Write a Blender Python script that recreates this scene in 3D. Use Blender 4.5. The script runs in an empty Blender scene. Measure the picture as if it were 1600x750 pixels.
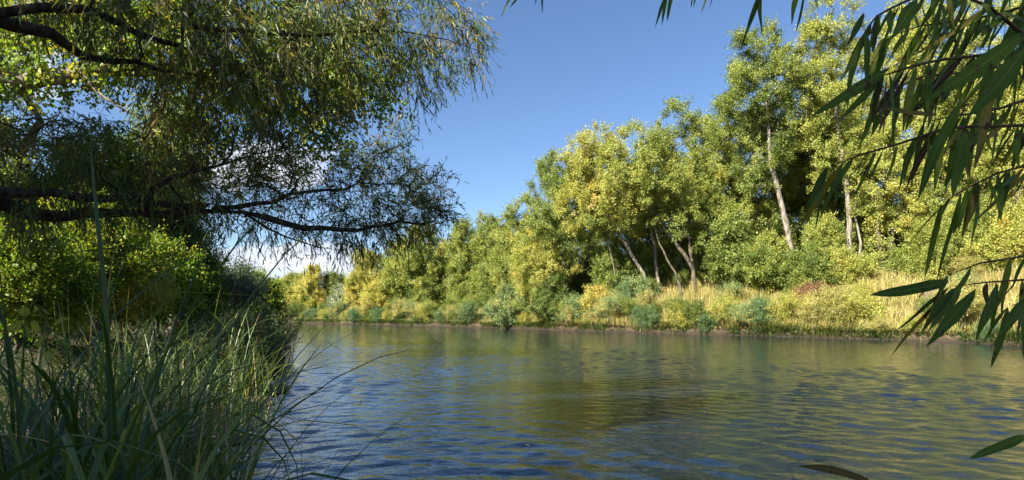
import bpy, math, random
import numpy as np
from mathutils import Vector
R = math.radians
scene = bpy.context.scene
col = scene.collection

# ------------------------------------------------------------------ camera, world, sun, exposure
EYE = 1.8
F = 900.0                      # focal length in photo pixels (photo 1600 wide)
HOR = 488.0
cam_d = bpy.data.cameras.new('camera'); cam = bpy.data.objects.new('camera', cam_d); col.objects.link(cam)
cam.location = (0, 0, EYE); cam.rotation_euler = (R(90), 0, 0)
cam_d.sensor_width = 36; cam_d.lens = 36 * F / 1600; cam_d.shift_y = (HOR - 375) / 1600
cam_d.clip_start = 0.02; cam_d.clip_end = 3000
scene.camera = cam
SUN_EL, SUN_AZ = 37.0, 229.0   # azimuth clockwise from +Y (229 = behind, to the left)
world = bpy.data.worlds.new('World'); scene.world = world; world.use_nodes = True
wn, wl = world.node_tree.nodes, world.node_tree.links; wn.clear()
def N(tree, kind, **kw):
    n = tree.nodes.new(kind)
    for k, v in kw.items(): setattr(n, k, v)
    return n
wt = world.node_tree
sky = N(wt, 'ShaderNodeTexSky', sky_type='NISHITA', sun_disc=False)
sky.sun_elevation = R(SUN_EL); sky.sun_rotation = R(SUN_AZ); sky.altitude = 1000; sky.air_density = 1.15; sky.dust_density = 0.5; sky.ozone_density = 1.6
bg = N(wt, 'ShaderNodeBackground'); out = N(wt, 'ShaderNodeOutputWorld')
bg.inputs['Strength'].default_value = 0.0515
# clouds: soft cumulus patches low over the far bend
tc = N(wt, 'ShaderNodeTexCoord')
mp = N(wt, 'ShaderNodeMapping'); mp.inputs['Scale'].default_value = (5.0, 5.0, 11.0)
nz = N(wt, 'ShaderNodeTexNoise'); nz.inputs['Detail'].default_value = 8; nz.inputs['Roughness'].default_value = 0.55; nz.inputs['Scale'].default_value = 1.0
wl.new(tc.outputs['Generated'], mp.inputs['Vector']); wl.new(mp.outputs[0], nz.inputs['Vector'])
sep = N(wt, 'ShaderNodeSeparateXYZ'); wl.new(tc.outputs['Generated'], sep.inputs[0])
def blob(x, z, rx, rz, amp):
    """soft elliptical weight about a direction (x/|.|, z/|.|)"""
    a = N(wt, 'ShaderNodeMath', operation='SUBTRACT'); wl.new(sep.outputs['X'], a.inputs[0]); a.inputs[1].default_value = x
    a2 = N(wt, 'ShaderNodeMath', operation='DIVIDE'); wl.new(a.outputs[0], a2.inputs[0]); a2.inputs[1].default_value = rx
    b = N(wt, 'ShaderNodeMath', operation='SUBTRACT'); wl.new(sep.outputs['Z'], b.inputs[0]); b.inputs[1].default_value = z
    b2 = N(wt, 'ShaderNodeMath', operation='DIVIDE'); wl.new(b.outputs[0], b2.inputs[0]); b2.inputs[1].default_value = rz
    c = N(wt, 'ShaderNodeCombineXYZ'); wl.new(a2.outputs[0], c.inputs[0]); wl.new(b2.outputs[0], c.inputs[1])
    l = N(wt, 'ShaderNodeVectorMath', operation='LENGTH'); wl.new(c.outputs[0], l.inputs[0])
    m = N(wt, 'ShaderNodeMapRange', interpolation_type='SMOOTHSTEP'); wl.new(l.outputs['Value'], m.inputs['Value'])
    m.inputs['From Min'].default_value = 1.0; m.inputs['From Max'].default_value = 0.0; m.inputs['To Max'].default_value = amp
    return m.outputs[0]
def wmath(op, a, b):
    m = N(wt, 'ShaderNodeMath', operation=op)
    for i, v in enumerate((a, b)):
        if isinstance(v, (int, float)): m.inputs[i].default_value = v
        else: wl.new(v, m.inputs[i])
    return m.outputs[0]
bl = wmath('MAXIMUM', blob(-0.40, 0.06, 0.42, 0.13, 0.60), blob(-0.36, 0.23, 0.30, 0.12, 0.47))
bl = wmath('MAXIMUM', bl, blob(-0.62, 0.33, 0.22, 0.22, 0.28))
bl = wmath('MAXIMUM', bl, blob(-0.17, 0.12, 0.12, 0.05, 0.2))
cl = N(wt, 'ShaderNodeMapRange', interpolation_type='SMOOTHSTEP'); wl.new(wmath('ADD', nz.outputs['Fac'], bl), cl.inputs['Value'])
cl.inputs['From Min'].default_value = 0.79; cl.inputs['From Max'].default_value = 0.88; cl.inputs['To Max'].default_value = 0.93
hs = N(wt, 'ShaderNodeHueSaturation'); hs.inputs['Saturation'].default_value = 1.04; hs.inputs['Value'].default_value = 1.0
wl.new(sky.outputs[0], hs.inputs['Color'])
gain = N(wt, 'ShaderNodeMix', data_type='RGBA', blend_type='MULTIPLY'); gain.inputs['Factor'].default_value = 1.0
wl.new(hs.outputs[0], gain.inputs[6]); gain.inputs[7].default_value = (.71, .79, .925, 1)
mix = N(wt, 'ShaderNodeMix', data_type='RGBA'); wl.new(cl.outputs[0], mix.inputs['Factor']); wl.new(gain.outputs[2], mix.inputs[6])
nz2 = N(wt, 'ShaderNodeTexNoise'); nz2.inputs['Scale'].default_value = 1.7; nz2.inputs['Detail'].default_value = 5; wl.new(mp.outputs[0], nz2.inputs['Vector'])
cr = N(wt, 'ShaderNodeValToRGB'); wl.new(nz2.outputs['Fac'], cr.inputs[0])
cr.color_ramp.elements[0].position = .35; cr.color_ramp.elements[0].color = (3.7, 4.3, 5.5, 1); cr.color_ramp.elements[1].position = .62; cr.color_ramp.elements[1].color = (6.1, 6.3, 6.6, 1)
wl.new(cr.outputs[0], mix.inputs[7]); wl.new(mix.outputs[2], bg.inputs['Color']); wl.new(bg.outputs[0], out.inputs[0])

sd = bpy.data.lights.new('sun', 'SUN'); sun = bpy.data.objects.new('sun', sd); col.objects.link(sun)
sd.energy = 5.0; sd.angle = R(0.53); sd.color = (1.0, 0.94, 0.81)
to_sun = Vector((math.sin(R(SUN_AZ)) * math.cos(R(SUN_EL)), math.cos(R(SUN_AZ)) * math.cos(R(SUN_EL)), math.sin(R(SUN_EL))))
sun.rotation_euler = to_sun.to_track_quat('Z', 'Y').to_euler(); sun.location = to_sun * 60
scene.view_settings.view_transform = 'Standard'; scene.view_settings.look = 'None'
scene.view_settings.exposure = 1.95; scene.view_settings.gamma = 1.0; scene.view_settings.use_curve_mapping = False
scene.cycles.max_bounces = 6; scene.cycles.diffuse_bounces = 3; scene.cycles.glossy_bounces = 3
scene.cycles.transmission_bounces = 4; scene.cycles.transparent_max_bounces = 4
scene.cycles.use_denoising = True
scene.cycles.sample_clamp_indirect = 6.0

def P(px, py, d):
    """world point seen at photo pixel (px, py) at depth d metres"""
    return np.array([(px - 800) / F * d, d, EYE + (HOR - py) / F * d])

# ------------------------------------------------------------------ materials
def newmat(name):
    m = bpy.data.materials.new(name); m.use_nodes = True
    t = m.node_tree; t.nodes.clear()
    o = N(t, 'ShaderNodeOutputMaterial'); return m, t, o
def ramp(t, fac, stops):
    r = N(t, 'ShaderNodeValToRGB'); e = r.color_ramp.elements
    while len(e) < len(stops): e.new(0.5)
    for i, (p, c) in enumerate(stops): e[i].position = p; e[i].color = (*c, 1)
    if fac is not None: t.links.new(fac, r.inputs[0])
    return r.outputs[0]
def leafmat(name, stops, trans=0.38, rough=0.5, spec=0.35, spots=False, tcol=(1.25, 1.2, 0.5)):
    m, t, o = newmat(name)
    a = N(t, 'ShaderNodeAttribute', attribute_name='tint')
    c = ramp(t, a.outputs['Fac'], stops)
    if spots:
        g = N(t, 'ShaderNodeTexCoord')
        n = N(t, 'ShaderNodeTexNoise'); n.inputs['Scale'].default_value = 130; n.inputs['Detail'].default_value = 3; t.links.new(g.outputs['Object'], n.inputs['Vector'])
        n2 = N(t, 'ShaderNodeTexNoise'); n2.inputs['Scale'].default_value = 22; n2.inputs['Detail'].default_value = 2; t.links.new(g.outputs['Object'], n2.inputs['Vector'])
        s = N(t, 'ShaderNodeMath', operation='ADD'); t.links.new(n.outputs['Fac'], s.inputs[0]); t.links.new(n2.outputs['Fac'], s.inputs[1])
        ml = N(t, 'ShaderNodeMath', operation='MULTIPLY'); t.links.new(s.outputs[0], ml.inputs[0]); ml.inputs[1].default_value = 0.5
        f = N(t, 'ShaderNodeMapRange'); t.links.new(ml.outputs[0], f.inputs['Value']); f.inputs['From Min'].default_value = 0.585; f.inputs['From Max'].default_value = 0.62
        x = N(t, 'ShaderNodeMix', data_type='RGBA'); t.links.new(f.outputs[0], x.inputs['Factor']); t.links.new(c, x.inputs[6]); x.inputs[7].default_value = (0.06, 0.028, 0.012, 1)
        rb = N(t, 'ShaderNodeAttribute', attribute_name='rib')
        f2 = N(t, 'ShaderNodeMapRange'); t.links.new(rb.outputs['Fac'], f2.inputs['Value']); f2.inputs['From Min'].default_value = 0.0; f2.inputs['From Max'].default_value = 0.13; f2.inputs['To Min'].default_value = 0.55; f2.inputs['To Max'].default_value = 0.0
        y = N(t, 'ShaderNodeMix', data_type='RGBA'); t.links.new(f2.outputs[0], y.inputs['Factor']); t.links.new(x.outputs[2], y.inputs[6]); y.inputs[7].default_value = (0.25, 0.27, 0.07, 1)
        c = y.outputs[2]
    p = N(t, 'ShaderNodeBsdfPrincipled'); p.inputs['Roughness'].default_value = rough; p.inputs['Specular IOR Level'].default_value = spec
    t.links.new(c, p.inputs['Base Color'])
    tr = N(t, 'ShaderNodeBsdfTranslucent')
    k = N(t, 'ShaderNodeMix', data_type='RGBA', blend_type='MULTIPLY'); k.inputs['Factor'].default_value = 1; t.links.new(c, k.inputs[6]); k.inputs[7].default_value = (*tcol, 1)
    t.links.new(k.outputs[2], tr.inputs['Color'])
    mx = N(t, 'ShaderNodeMixShader'); mx.inputs[0].default_value = trans
    t.links.new(p.outputs[0], mx.inputs[1]); t.links.new(tr.outputs[0], mx.inputs[2]); t.links.new(mx.outputs[0], o.inputs[0])
    return m
AUT = [(0.0, (.05, .085, .02)), (.25, (.15, .20, .038)), (.5, (.28, .30, .065)), (.70, (.37, .37, .08)), (.88, (.49, .39, .085)), (1.0, (.40, .26, .11))]
M = {}
M['autumn'] = leafmat('autumn_leaves', AUT, .36)
M['willowleaf'] = leafmat('willow_leaves', [(0, (.03, .055, .014)), (.4, (.075, .12, .026)), (.7, (.15, .175, .036)), (.88, (.22, .15, .04)), (1, (.36, .26, .04))], .36, tcol=(1.3, 1.3, .5))
M['cottonleaf'] = leafmat('cottonwood_leaves', [(0, (.04, .09, .012)), (.35, (.10, .18, .018)), (.6, (.22, .29, .03)), (.8, (.38, .36, .04)), (1, (.48, .34, .05))], .5)
M['close'] = leafmat('close_willow_leaves', [(0, (.045, .085, .010)), (.5, (.095, .165, .018)), (.8, (.18, .22, .03)), (.9, (.28, .22, .04)), (1, (.07, .035, .018))], .54, .5, .22, True)
M['silver'] = leafmat('silver_leaves', [(0, (.06, .09, .05)), (.5, (.19, .23, .14)), (1, (.36, .38, .25))], .25)
M['rust'] = leafmat('rust_leaves', [(0, (.09, .045, .025)), (.5, (.22, .10, .055)), (1, (.30, .24, .10))], .3)
M['reed'] = leafmat('reed_blades', [(0, (.022, .055, .018)), (.45, (.085, .14, .028)), (.75, (.20, .26, .045)), (.88, (.45, .33, .07)), (1, (.50, .40, .22))], .35, .42, .45)
M['drygrass'] = leafmat('tall_bank_grass', [(0, (.045, .10, .025)), (.3, (.14, .18, .045)), (.6, (.34, .31, .09)), (1, (.52, .41, .20))], .35)
M['under'] = leafmat('understory_leaves', [(0, (.04, .085, .035)), (.5, (.11, .18, .07)), (.85, (.24, .29, .11)), (1, (.42, .36, .11))], .3)
M['litterleaf'] = leafmat('fallen_leaves', [(0, (.10, .06, .035)), (.5, (.24, .15, .08)), (1, (.42, .33, .14))], .15)
def barkmat(name, c1, c2, sc=14):
    m, t, o = newmat(name)
    g = N(t, 'ShaderNodeTexCoord'); mpp = N(t, 'ShaderNodeMapping'); mpp.inputs['Scale'].default_value = (sc, sc, sc * .28); t.links.new(g.outputs['Object'], mpp.inputs['Vector'])
    n = N(t, 'ShaderNodeTexNoise'); n.inputs['Scale'].default_value = 1; n.inputs['Detail'].default_value = 7; t.links.new(mpp.outputs[0], n.inputs['Vector'])
    c = ramp(t, n.outputs['Fac'], [(.35, c1), (.65, c2)])
    p = N(t, 'ShaderNodeBsdfPrincipled'); p.inputs['Roughness'].default_value = .9; p.inputs['Specular IOR Level'].default_value = .2; t.links.new(c, p.inputs['Base Color'])
    b = N(t, 'ShaderNodeBump'); b.inputs['Strength'].default_value = .9; b.inputs['Distance'].default_value = .03; t.links.new(n.outputs['Fac'], b.inputs['Height']); t.links.new(b.outputs[0], p.inputs['Normal'])
    t.links.new(p.outputs[0], o.inputs[0]); return m
M['bark_dark'] = barkmat('dark_willow_bark', (.018, .013, .009), (.085, .062, .042), 22)
M['bark_grey'] = barkmat('grey_cottonwood_bark', (.07, .06, .045), (.27, .24, .19), 6)
M['bark_mid'] = barkmat('brown_bark', (.04, .032, .022), (.15, .125, .09), 8)
M['bark_dead'] = barkmat('dead_wood', (.16, .13, .10), (.42, .37, .30), 10)
M['twig'] = barkmat('reddish_twig', (.06, .035, .018), (.14, .09, .04), 60)
def stonemat():
    m, t, o = newmat('stone'); g = N(t, 'ShaderNodeTexCoord')
    n = N(t, 'ShaderNodeTexNoise'); n.inputs['Scale'].default_value = 3; n.inputs['Detail'].default_value = 8; t.links.new(g.outputs['Object'], n.inputs['Vector'])
    c = ramp(t, n.outputs['Fac'], [(.3, (.16, .13, .10)), (.7, (.44, .38, .31))])
    p = N(t, 'ShaderNodeBsdfPrincipled'); p.inputs['Roughness'].default_value = .85; t.links.new(c, p.inputs['Base Color'])
    b = N(t, 'ShaderNodeBump'); b.inputs['Strength'].default_value = .7; b.inputs['Distance'].default_value = .06; t.links.new(n.outputs['Fac'], b.inputs['Height']); t.links.new(b.outputs[0], p.inputs['Normal'])
    t.links.new(p.outputs[0], o.inputs[0]); return m
M['stone'] = stonemat()
def groundmat():
    m, t, o = newmat('bank_soil'); g = N(t, 'ShaderNodeTexCoord')
    n = N(t, 'ShaderNodeTexNoise'); n.inputs['Scale'].default_value = .9; n.inputs['Detail'].default_value = 9; n.inputs['Roughness'].default_value = .65; t.links.new(g.outputs['Object'], n.inputs['Vector'])
    v = N(t, 'ShaderNodeTexVoronoi'); v.inputs['Scale'].default_value = 16; t.links.new(g.outputs['Object'], v.inputs['Vector'])
    c1 = ramp(t, n.outputs['Fac'], [(.35, (.045, .034, .022)), (.52, (.11, .085, .055)), (.68, (.21, .165, .11))])
    c2 = ramp(t, v.outputs['Color'], [(.2, (.06, .045, .025)), (.55, (.14, .11, .06)), (.85, (.26, .20, .11))])
    x = N(t, 'ShaderNodeMix', data_type='RGBA'); x.inputs['Factor'].default_value = .45; t.links.new(c1, x.inputs[6]); t.links.new(c2, x.inputs[7])
    sx = N(t, 'ShaderNodeSeparateXYZ'); t.links.new(g.outputs['Object'], sx.inputs[0]); az = N(t, 'ShaderNodeMath', operation='MULTIPLY_ADD'); t.links.new(n.outputs['Fac'], az.inputs[0]); az.inputs[1].default_value = -.9; t.links.new(sx.outputs['Z'], az.inputs[2])
    wf = N(t, 'ShaderNodeMapRange'); t.links.new(az.outputs[0], wf.inputs['Value']); wf.inputs['From Min'].default_value = -.35; wf.inputs['From Max'].default_value = .0; wf.inputs['To Min'].default_value = 1; wf.inputs['To Max'].default_value = 0
    wx = N(t, 'ShaderNodeMix', data_type='RGBA'); t.links.new(wf.outputs[0], wx.inputs['Factor']); t.links.new(x.outputs[2], wx.inputs[6]); wx.inputs[7].default_value = (.035, .027, .017, 1)
    p = N(t, 'ShaderNodeBsdfPrincipled'); p.inputs['Roughness'].default_value = .95; p.inputs['Specular IOR Level'].default_value = .15; t.links.new(wx.outputs[2], p.inputs['Base Color'])
    b = N(t, 'ShaderNodeBump'); b.inputs['Strength'].default_value = .8; b.inputs['Distance'].default_value = .08; t.links.new(n.outputs['Fac'], b.inputs['Height']); t.links.new(b.outputs[0], p.inputs['Normal'])
    t.links.new(p.outputs[0], o.inputs[0]); return m
M['ground'] = groundmat()
def watermat():
    m, t, o = newmat('river_water'); g = N(t, 'ShaderNodeTexCoord'); L = t.links
    def wave(sx, sy, rot, scale, detail, dist=0.0):
        a = N(t, 'ShaderNodeMapping'); a.inputs['Scale'].default_value = (sx, sy, 1); a.inputs['Rotation'].default_value = (0, 0, R(rot)); L.new(g.outputs['Object'], a.inputs['Vector'])
        n = N(t, 'ShaderNodeTexNoise'); n.inputs['Scale'].default_value = scale; n.inputs['Detail'].default_value = detail; n.inputs['Roughness'].default_value = .5; n.inputs['Distortion'].default_value = dist
        L.new(a.outputs[0], n.inputs['Vector']); return n.outputs['Fac']
    def mul(a, k):
        x = N(t, 'ShaderNodeMath', operation='MULTIPLY'); L.new(a, x.inputs[0])
        if isinstance(k, float): x.inputs[1].default_value = k
        else: L.new(k, x.inputs[1])
        return x.outputs[0]
    def add(a, b):
        x = N(t, 'ShaderNodeMath', operation='ADD'); L.new(a, x.inputs[0]); L.new(b, x.inputs[1]); return x.outputs[0]
    w1 = wave(.7, 1.2, 12, 1.1, 2, .3)      # long swell ridges
    w2 = wave(.62, 1.2, -10, 3.4, 1.5, .3)     # ripples
    w3 = wave(.8, 1.1, 20, 13, 2)            # fine chop
    pt = wave(.5, 1, 25, .16, 3)             # patches: calm and riffled water
    k = N(t, 'ShaderNodeMapRange'); L.new(pt, k.inputs['Value']); k.inputs['From Min'].default_value = .36; k.inputs['From Max'].default_value = .64; k.inputs['To Min'].default_value = .55; k.inputs['To Max'].default_value = 1.35
    h = add(add(mul(w1, .007), mul(mul(w2, .020), k.outputs[0])), mul(w3, .006))
    b = N(t, 'ShaderNodeBump'); b.inputs['Strength'].default_value = 1.0; b.inputs['Distance'].default_value = 1.0; L.new(h, b.inputs['Height'])
    p = N(t, 'ShaderNodeBsdfPrincipled'); p.inputs['Base Color'].default_value = (.006, .012, .022, 1); p.inputs['Roughness'].default_value = .02; p.inputs['IOR'].default_value = 1.44
    L.new(b.outputs[0], p.inputs['Normal']); L.new(p.outputs[0], o.inputs[0]); return m
M['water'] = watermat()

# ------------------------------------------------------------------ mesh helpers
def mk_mesh(name, V, Fc, mat, attrs=None, pattrs=None, smooth=False):
    V = np.ascontiguousarray(V, np.float32); Fc = np.ascontiguousarray(Fc, np.int32)
    me = bpy.data.meshes.new(name); k = Fc.shape[1]
    me.vertices.add(len(V)); me.vertices.foreach_set('co', V.ravel())
    me.loops.add(Fc.size); me.loops.foreach_set('vertex_index', Fc.ravel())
    me.polygons.add(len(Fc)); me.polygons.foreach_set('loop_start', np.arange(0, Fc.size, k, dtype=np.int32))
    if smooth: me.polygons.foreach_set('use_smooth', np.ones(len(Fc), bool))
    for nm, a in (attrs or {}).items():
        at = me.attributes.new(nm, 'FLOAT', 'FACE'); at.data.foreach_set('value', np.ascontiguousarray(a, np.float32))
    for nm, a in (pattrs or {}).items():
        at = me.attributes.new(nm, 'FLOAT', 'POINT'); at.data.foreach_set('value', np.ascontiguousarray(a, np.float32))
    me.materials.append(mat); me.update(calc_edges=True); me.validate()
    return me
def obj(name, me, parent=None):
    o = bpy.data.objects.new(name, me); col.objects.link(o)
    if parent is not None: o.parent = parent
    return o
def tag(o, label=None, cat=None, group=None, kind=None):
    if label: o['label'] = label
    if cat: o['category'] = cat
    if group: o['group'] = group
    if kind: o['kind'] = kind
    return o
def thing(name, label, cat, loc=(0, 0, 0), rz=0, group=None):
    o = bpy.data.objects.new(name, None); col.objects.link(o); o.location = tuple(float(v) for v in loc); o.rotation_euler = (0, 0, rz)
    o.empty_display_size = .2
    return tag(o, label, cat, group)
def dup(root, loc, rz, sc, label, group=None):
    r = root.copy(); col.objects.link(r); r.location = tuple(float(v) for v in loc); r.rotation_euler = (0, 0, rz); r.scale = sc if hasattr(sc, '__len__') else (sc,) * 3
    r['label'] = label
    if group: r['group'] = group
    for ch in list(root.children):
        c = ch.copy(); col.objects.link(c); c.parent = r
    return r
def nrm(a): return a / np.maximum(np.linalg.norm(a, axis=-1, keepdims=True), 1e-9)

def leaf_geo(C, D, U, L, W, nseg=1, bend=0.0, fold=0.25, peak=0.45):
    """leaves: base points C, axis D, rough normal U, length L, half-width by W. nseg 1 = one rhombus quad."""
    n = len(C); D = nrm(D); S = nrm(np.cross(D, U)); U = np.cross(S, D)
    L = np.broadcast_to(np.asarray(L, float), (n,))[:, None]; W = np.broadcast_to(np.asarray(W, float), (n,))[:, None]
    if nseg == 1:
        m = C + D * L * peak
        V = np.stack([C, m + S * W * .5, C + D * L, m - S * W * .5], 1)
        V[:, 2, 2] -= (np.broadcast_to(np.asarray(bend), (n,)) * L[:, 0])
        return V.reshape(-1, 3), np.arange(4 * n).reshape(-1, 4), None, 1
    st = np.linspace(0, 1, nseg + 1); prof = np.sin(np.pi * st ** .82) ** .75; prof[0] = .06; prof[-1] = .03
    curl = np.random.default_rng(n).normal(0, .11, (n, 1)); rip = np.random.default_rng(n + 1).uniform(0, 6.28, (n, 1)); rows = []; bd = np.broadcast_to(np.asarray(bend, float), (n,))[:, None]
    for t, w in zip(st, prof):
        c = C + D * L * t + S * L * curl * t * t; c = c.copy(); c[:, 2] -= (bd * L * t * t)[:, 0]
        wv = S * W * .5 * w * (1 + .10 * np.sin(rip + 9 * t)); up = U * W * .5 * w * (fold + .35 * np.sin(rip * 2 + 5.5 * t))
        rows += [c - wv + up, c, c + wv + up]
    V = np.stack(rows, 1); per = 3 * (nseg + 1)
    f = []
    for i in range(nseg):
        a = 3 * i; f += [[a, a + 1, a + 4, a + 3], [a + 1, a + 2, a + 5, a + 4]]
    Fc = (np.array(f)[None] + (np.arange(n) * per)[:, None, None]).reshape(-1, 4)
    rib = np.tile(np.array([1, 0, 1] * (nseg + 1), float), n)
    return V.reshape(-1, 3), Fc, rib, 2 * nseg
def leaves_mesh(name, C, D, U, L, W, tint, mat, nseg=1, bend=0.0, fold=.25, peak=.45):
    V, Fc, rib, per = leaf_geo(C, D, U, L, W, nseg, bend, fold, peak)
    return mk_mesh(name, V, Fc, mat, {'tint': np.repeat(np.clip(tint, 0, 1), per)}, {'rib': rib} if rib is not None else None, smooth=nseg > 1)

class Skel:
    """branch skeleton: trunk polylines, then each attractor is joined to the nearest node by a curved path"""
    def __init__(s, rng):
        s.p = np.zeros((4000, 3)); s.par = np.full(4000, -1); s.n = 0; s.rng = rng; s.rmin = {}
    def add(s, p, par):
        if s.n >= len(s.p): s.p = np.concatenate([s.p, np.zeros_like(s.p)]); s.par = np.concatenate([s.par, np.full_like(s.par, -1)])
        s.p[s.n] = p; s.par[s.n] = par; s.n += 1; return s.n - 1
    def trunk(s, pts, radii=None, seg=.5, jit=.03, root=None):
        pts = [np.asarray(q, float) for q in pts]; last = -1 if root is None else root
        if root is None: last = s.add(pts[0], -1)
        if radii is not None: s.rmin[last] = radii[0]
        for i, (a, b) in enumerate(zip(pts, pts[1:])):
            k = max(1, int(np.linalg.norm(b - a) / seg))
            for j in range(1, k + 1):
                t = j / k; q = a + (b - a) * t + s.rng.normal(0, jit, 3) * (1 if j < k else 0)
                last = s.add(q, last)
                if radii is not None: s.rmin[last] = radii[i] + (radii[i + 1] - radii[i]) * t
        return last
    def nearest(s, p): return int(np.argmin(((s.p[:s.n] - p) ** 2).sum(1)))
    def grow(s, A, seg=.4, jit=.05, sag=0.0, back=.35):
        A = np.asarray(A); d0 = np.min(np.linalg.norm(A[:, None] - s.p[None, :s.n:3], axis=2), 1)
        ends = []
        for i in np.argsort(d0):
            a = A[i]; v = a - s.p[:s.n]; d = np.sqrt((v ** 2).sum(1)); cost = d * (1 + back * np.clip(-v[:, 2] / np.maximum(d, 1e-6), 0, 1))
            k = int(np.argmin(cost)); q = s.p[k]; par = s.par[k]
            pd = nrm(q - s.p[par]) if par >= 0 else nrm(a - q); L = d[k]
            c = q + pd * L * .35 + np.array([0, 0, sag * L]); m = max(2, int(L / seg)); last = k
            for j in range(1, m + 1):
                t = j / m; w = (1 - t) ** 2 * q + 2 * t * (1 - t) * c + t * t * a
                if j < m: w = w + s.rng.normal(0, jit, 3)
                last = s.add(w, last)
            ends.append((i, last))
        return ends
    def radii(s, tip=.01, ex=2.3):
        n = s.n; r = np.full(n, 0.0)
        for i in range(n - 1, -1, -1):
            if r[i] == 0: r[i] = tip ** ex
            if s.par[i] >= 0: r[s.par[i]] += r[i]
        r = r ** (1 / ex)
        for k, v in s.rmin.items(): r[k] = v
        return r
    def mesh(s, name, mat, tip=.01, ex=2.3, rcut=0.0, sides=(7, 4), rsplit=.05, rmax=None, flare=0.0):
        r = s.radii(tip, ex)
        if rmax: r = np.minimum(r, rmax)
        kids = [[] for _ in range(s.n)]
        for i in range(s.n):
            if s.par[i] >= 0: kids[s.par[i]].append(i)
        V, Fc = [], []; nv = 0
        starts = [i for i in range(s.n) if s.par[i] < 0]; stack = [(i, None) for i in starts]
        while stack:
            i, pre = stack.pop(); ch = [] if pre is None else [pre]; ch.append(i); cur = i
            while kids[cur]:
                ks = sorted(kids[cur], key=lambda q: -r[q])
                for q in ks[1:]: stack.append((q, cur))
                cur = ks[0]; ch.append(cur)
            if r[ch[min(1, len(ch) - 1)]] < rcut or len(ch) < 2: continue
            pts = s.p[ch]; rr = r[ch].copy()
            if pre is not None: rr[0] = min(rr[0], rr[1] * 1.15)
            elif flare: rr[0] *= 1 + flare; rr[1] *= 1 + flare * .4
            rr[-1] *= .4
            m = sides[0] if rr.max() > rsplit else sides[1]
            tg = np.gradient(pts, axis=0); tg = nrm(tg); up = np.array([0, 0, 1.]) if abs(tg[0, 2]) < .8 else np.array([1., 0, 0])
            ring = []
            u = nrm(np.cross(tg[0], up))
            for j in range(len(ch)):
                u = nrm(u - tg[j] * np.dot(u, tg[j])); w = np.cross(tg[j], u)
                ang = np.arange(m) / m * 2 * np.pi
                rad = rr[j] * (1 + .10 * np.sin(3 * ang + j) * (rr[j] > rsplit))
                ring.append(pts[j] + np.cos(ang)[:, None] * u * rad[:, None] + np.sin(ang)[:, None] * w * rad[:, None])
            V.append(np.concatenate(ring)); b = np.arange(m)
            for j in range(len(ch) - 1):
                a0 = nv + j * m; Fc.append(np.stack([a0 + b, a0 + (b + 1) % m, a0 + m + (b + 1) % m, a0 + m + b], 1))
            nv += m * len(ch)
        return mk_mesh(name, np.concatenate(V), np.concatenate(Fc), mat, smooth=True)

def in_ell(rng, ells, n, inner=.35):
    w = np.array([e[6] if len(e) > 6 else e[3] * e[4] * e[5] for e in ells], float); w /= w.sum()
    pick = rng.choice(len(ells), n, p=w); E = np.array([e[:6] for e in ells])[pick]
    d = nrm(rng.normal(size=(n, 3))); r = (inner ** 3 + rng.random(n) * (1 - inner ** 3)) ** (1 / 3)
    return E[:, :3] + d * r[:, None] * E[:, 3:], nrm(d / E[:, 3:]), pick
def sprays(rng, A, O, nt, nl, tl, up, spread, L, W, tint, tsd=.10, offs=.10, droop=0.0, axis_mix=.6, leafdown=0.0):
    """leaf sprays: nt twigs per attractor, nl leaves per twig. returns leaf arrays and twig list"""
    n = len(A); A2 = np.repeat(A, nt, 0); O2 = np.repeat(O, nt, 0); T2 = np.repeat(tint, nt)
    D = nrm(O2 * .6 + np.array([0, 0, up]) + rng.normal(0, spread, (n * nt, 3))); Ln = tl * rng.uniform(.55, 1.25, n * nt)
    B = A2 + rng.normal(0, tl * .12, (n * nt, 3))
    C = np.repeat(B, nl, 0); Dd = np.repeat(D, nl, 0); Lr = np.repeat(Ln, nl); t = rng.uniform(.08, 1, len(C))
    pos = C + Dd * (Lr * t)[:, None] + rng.normal(0, offs, C.shape); pos[:, 2] -= droop * Lr * t * t
    ax = nrm(Dd * axis_mix + rng.normal(0, .6, C.shape) + np.array([0, 0, -leafdown])); U = nrm(rng.normal(0, .55, C.shape) + np.repeat(np.repeat(O, nt, 0), nl, 0) * .9 + np.array([0, 0, .45]))
    Lf = L * rng.uniform(.5, 1.45, len(C)); tt = np.repeat(np.repeat(tint, nt), nl) + rng.normal(0, tsd, len(C))
    return pos, ax, U, Lf, W * Lf / L, tt, (B, D, Ln)

# ------------------------------------------------------------------ the river and its banks
LS = np.array([(14, -60), (6, -12), (2.5, -3), (.9, 0), (-1.0, 2.4), (-2.6, 4.5), (-3.65, 6.4), (-4.75, 9.5), (-5.8, 13.3), (-8.2, 20), (-13, 33), (-22, 49), (-37, 65), (-57, 80), (-85, 97), (-140, 118), (-300, 160)], float)
RS = np.array([(120, -60), (62, 5), (40, 19), (29, 30), (25.0, 38), (19.4, 44.2), (11.2, 51), (6.2, 56.5), (0, 65), (-8.2, 74), (-18.4, 83.5), (-31.7, 95.5), (-48, 106), (-75, 122), (-140, 145), (-300, 190)], float)
def seg_dist(X, Y, line):
    best = np.full(X.shape, 1e9)
    for (ax, ay), (bx, by) in zip(line, line[1:]):
        dx, dy = bx - ax, by - ay; t = np.clip(((X - ax) * dx + (Y - ay) * dy) / (dx * dx + dy * dy), 0, 1)
        best = np.minimum(best, np.hypot(X - ax - t * dx, Y - ay - t * dy))
    return best
POLY = np.concatenate([LS, RS[::-1]])
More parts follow.
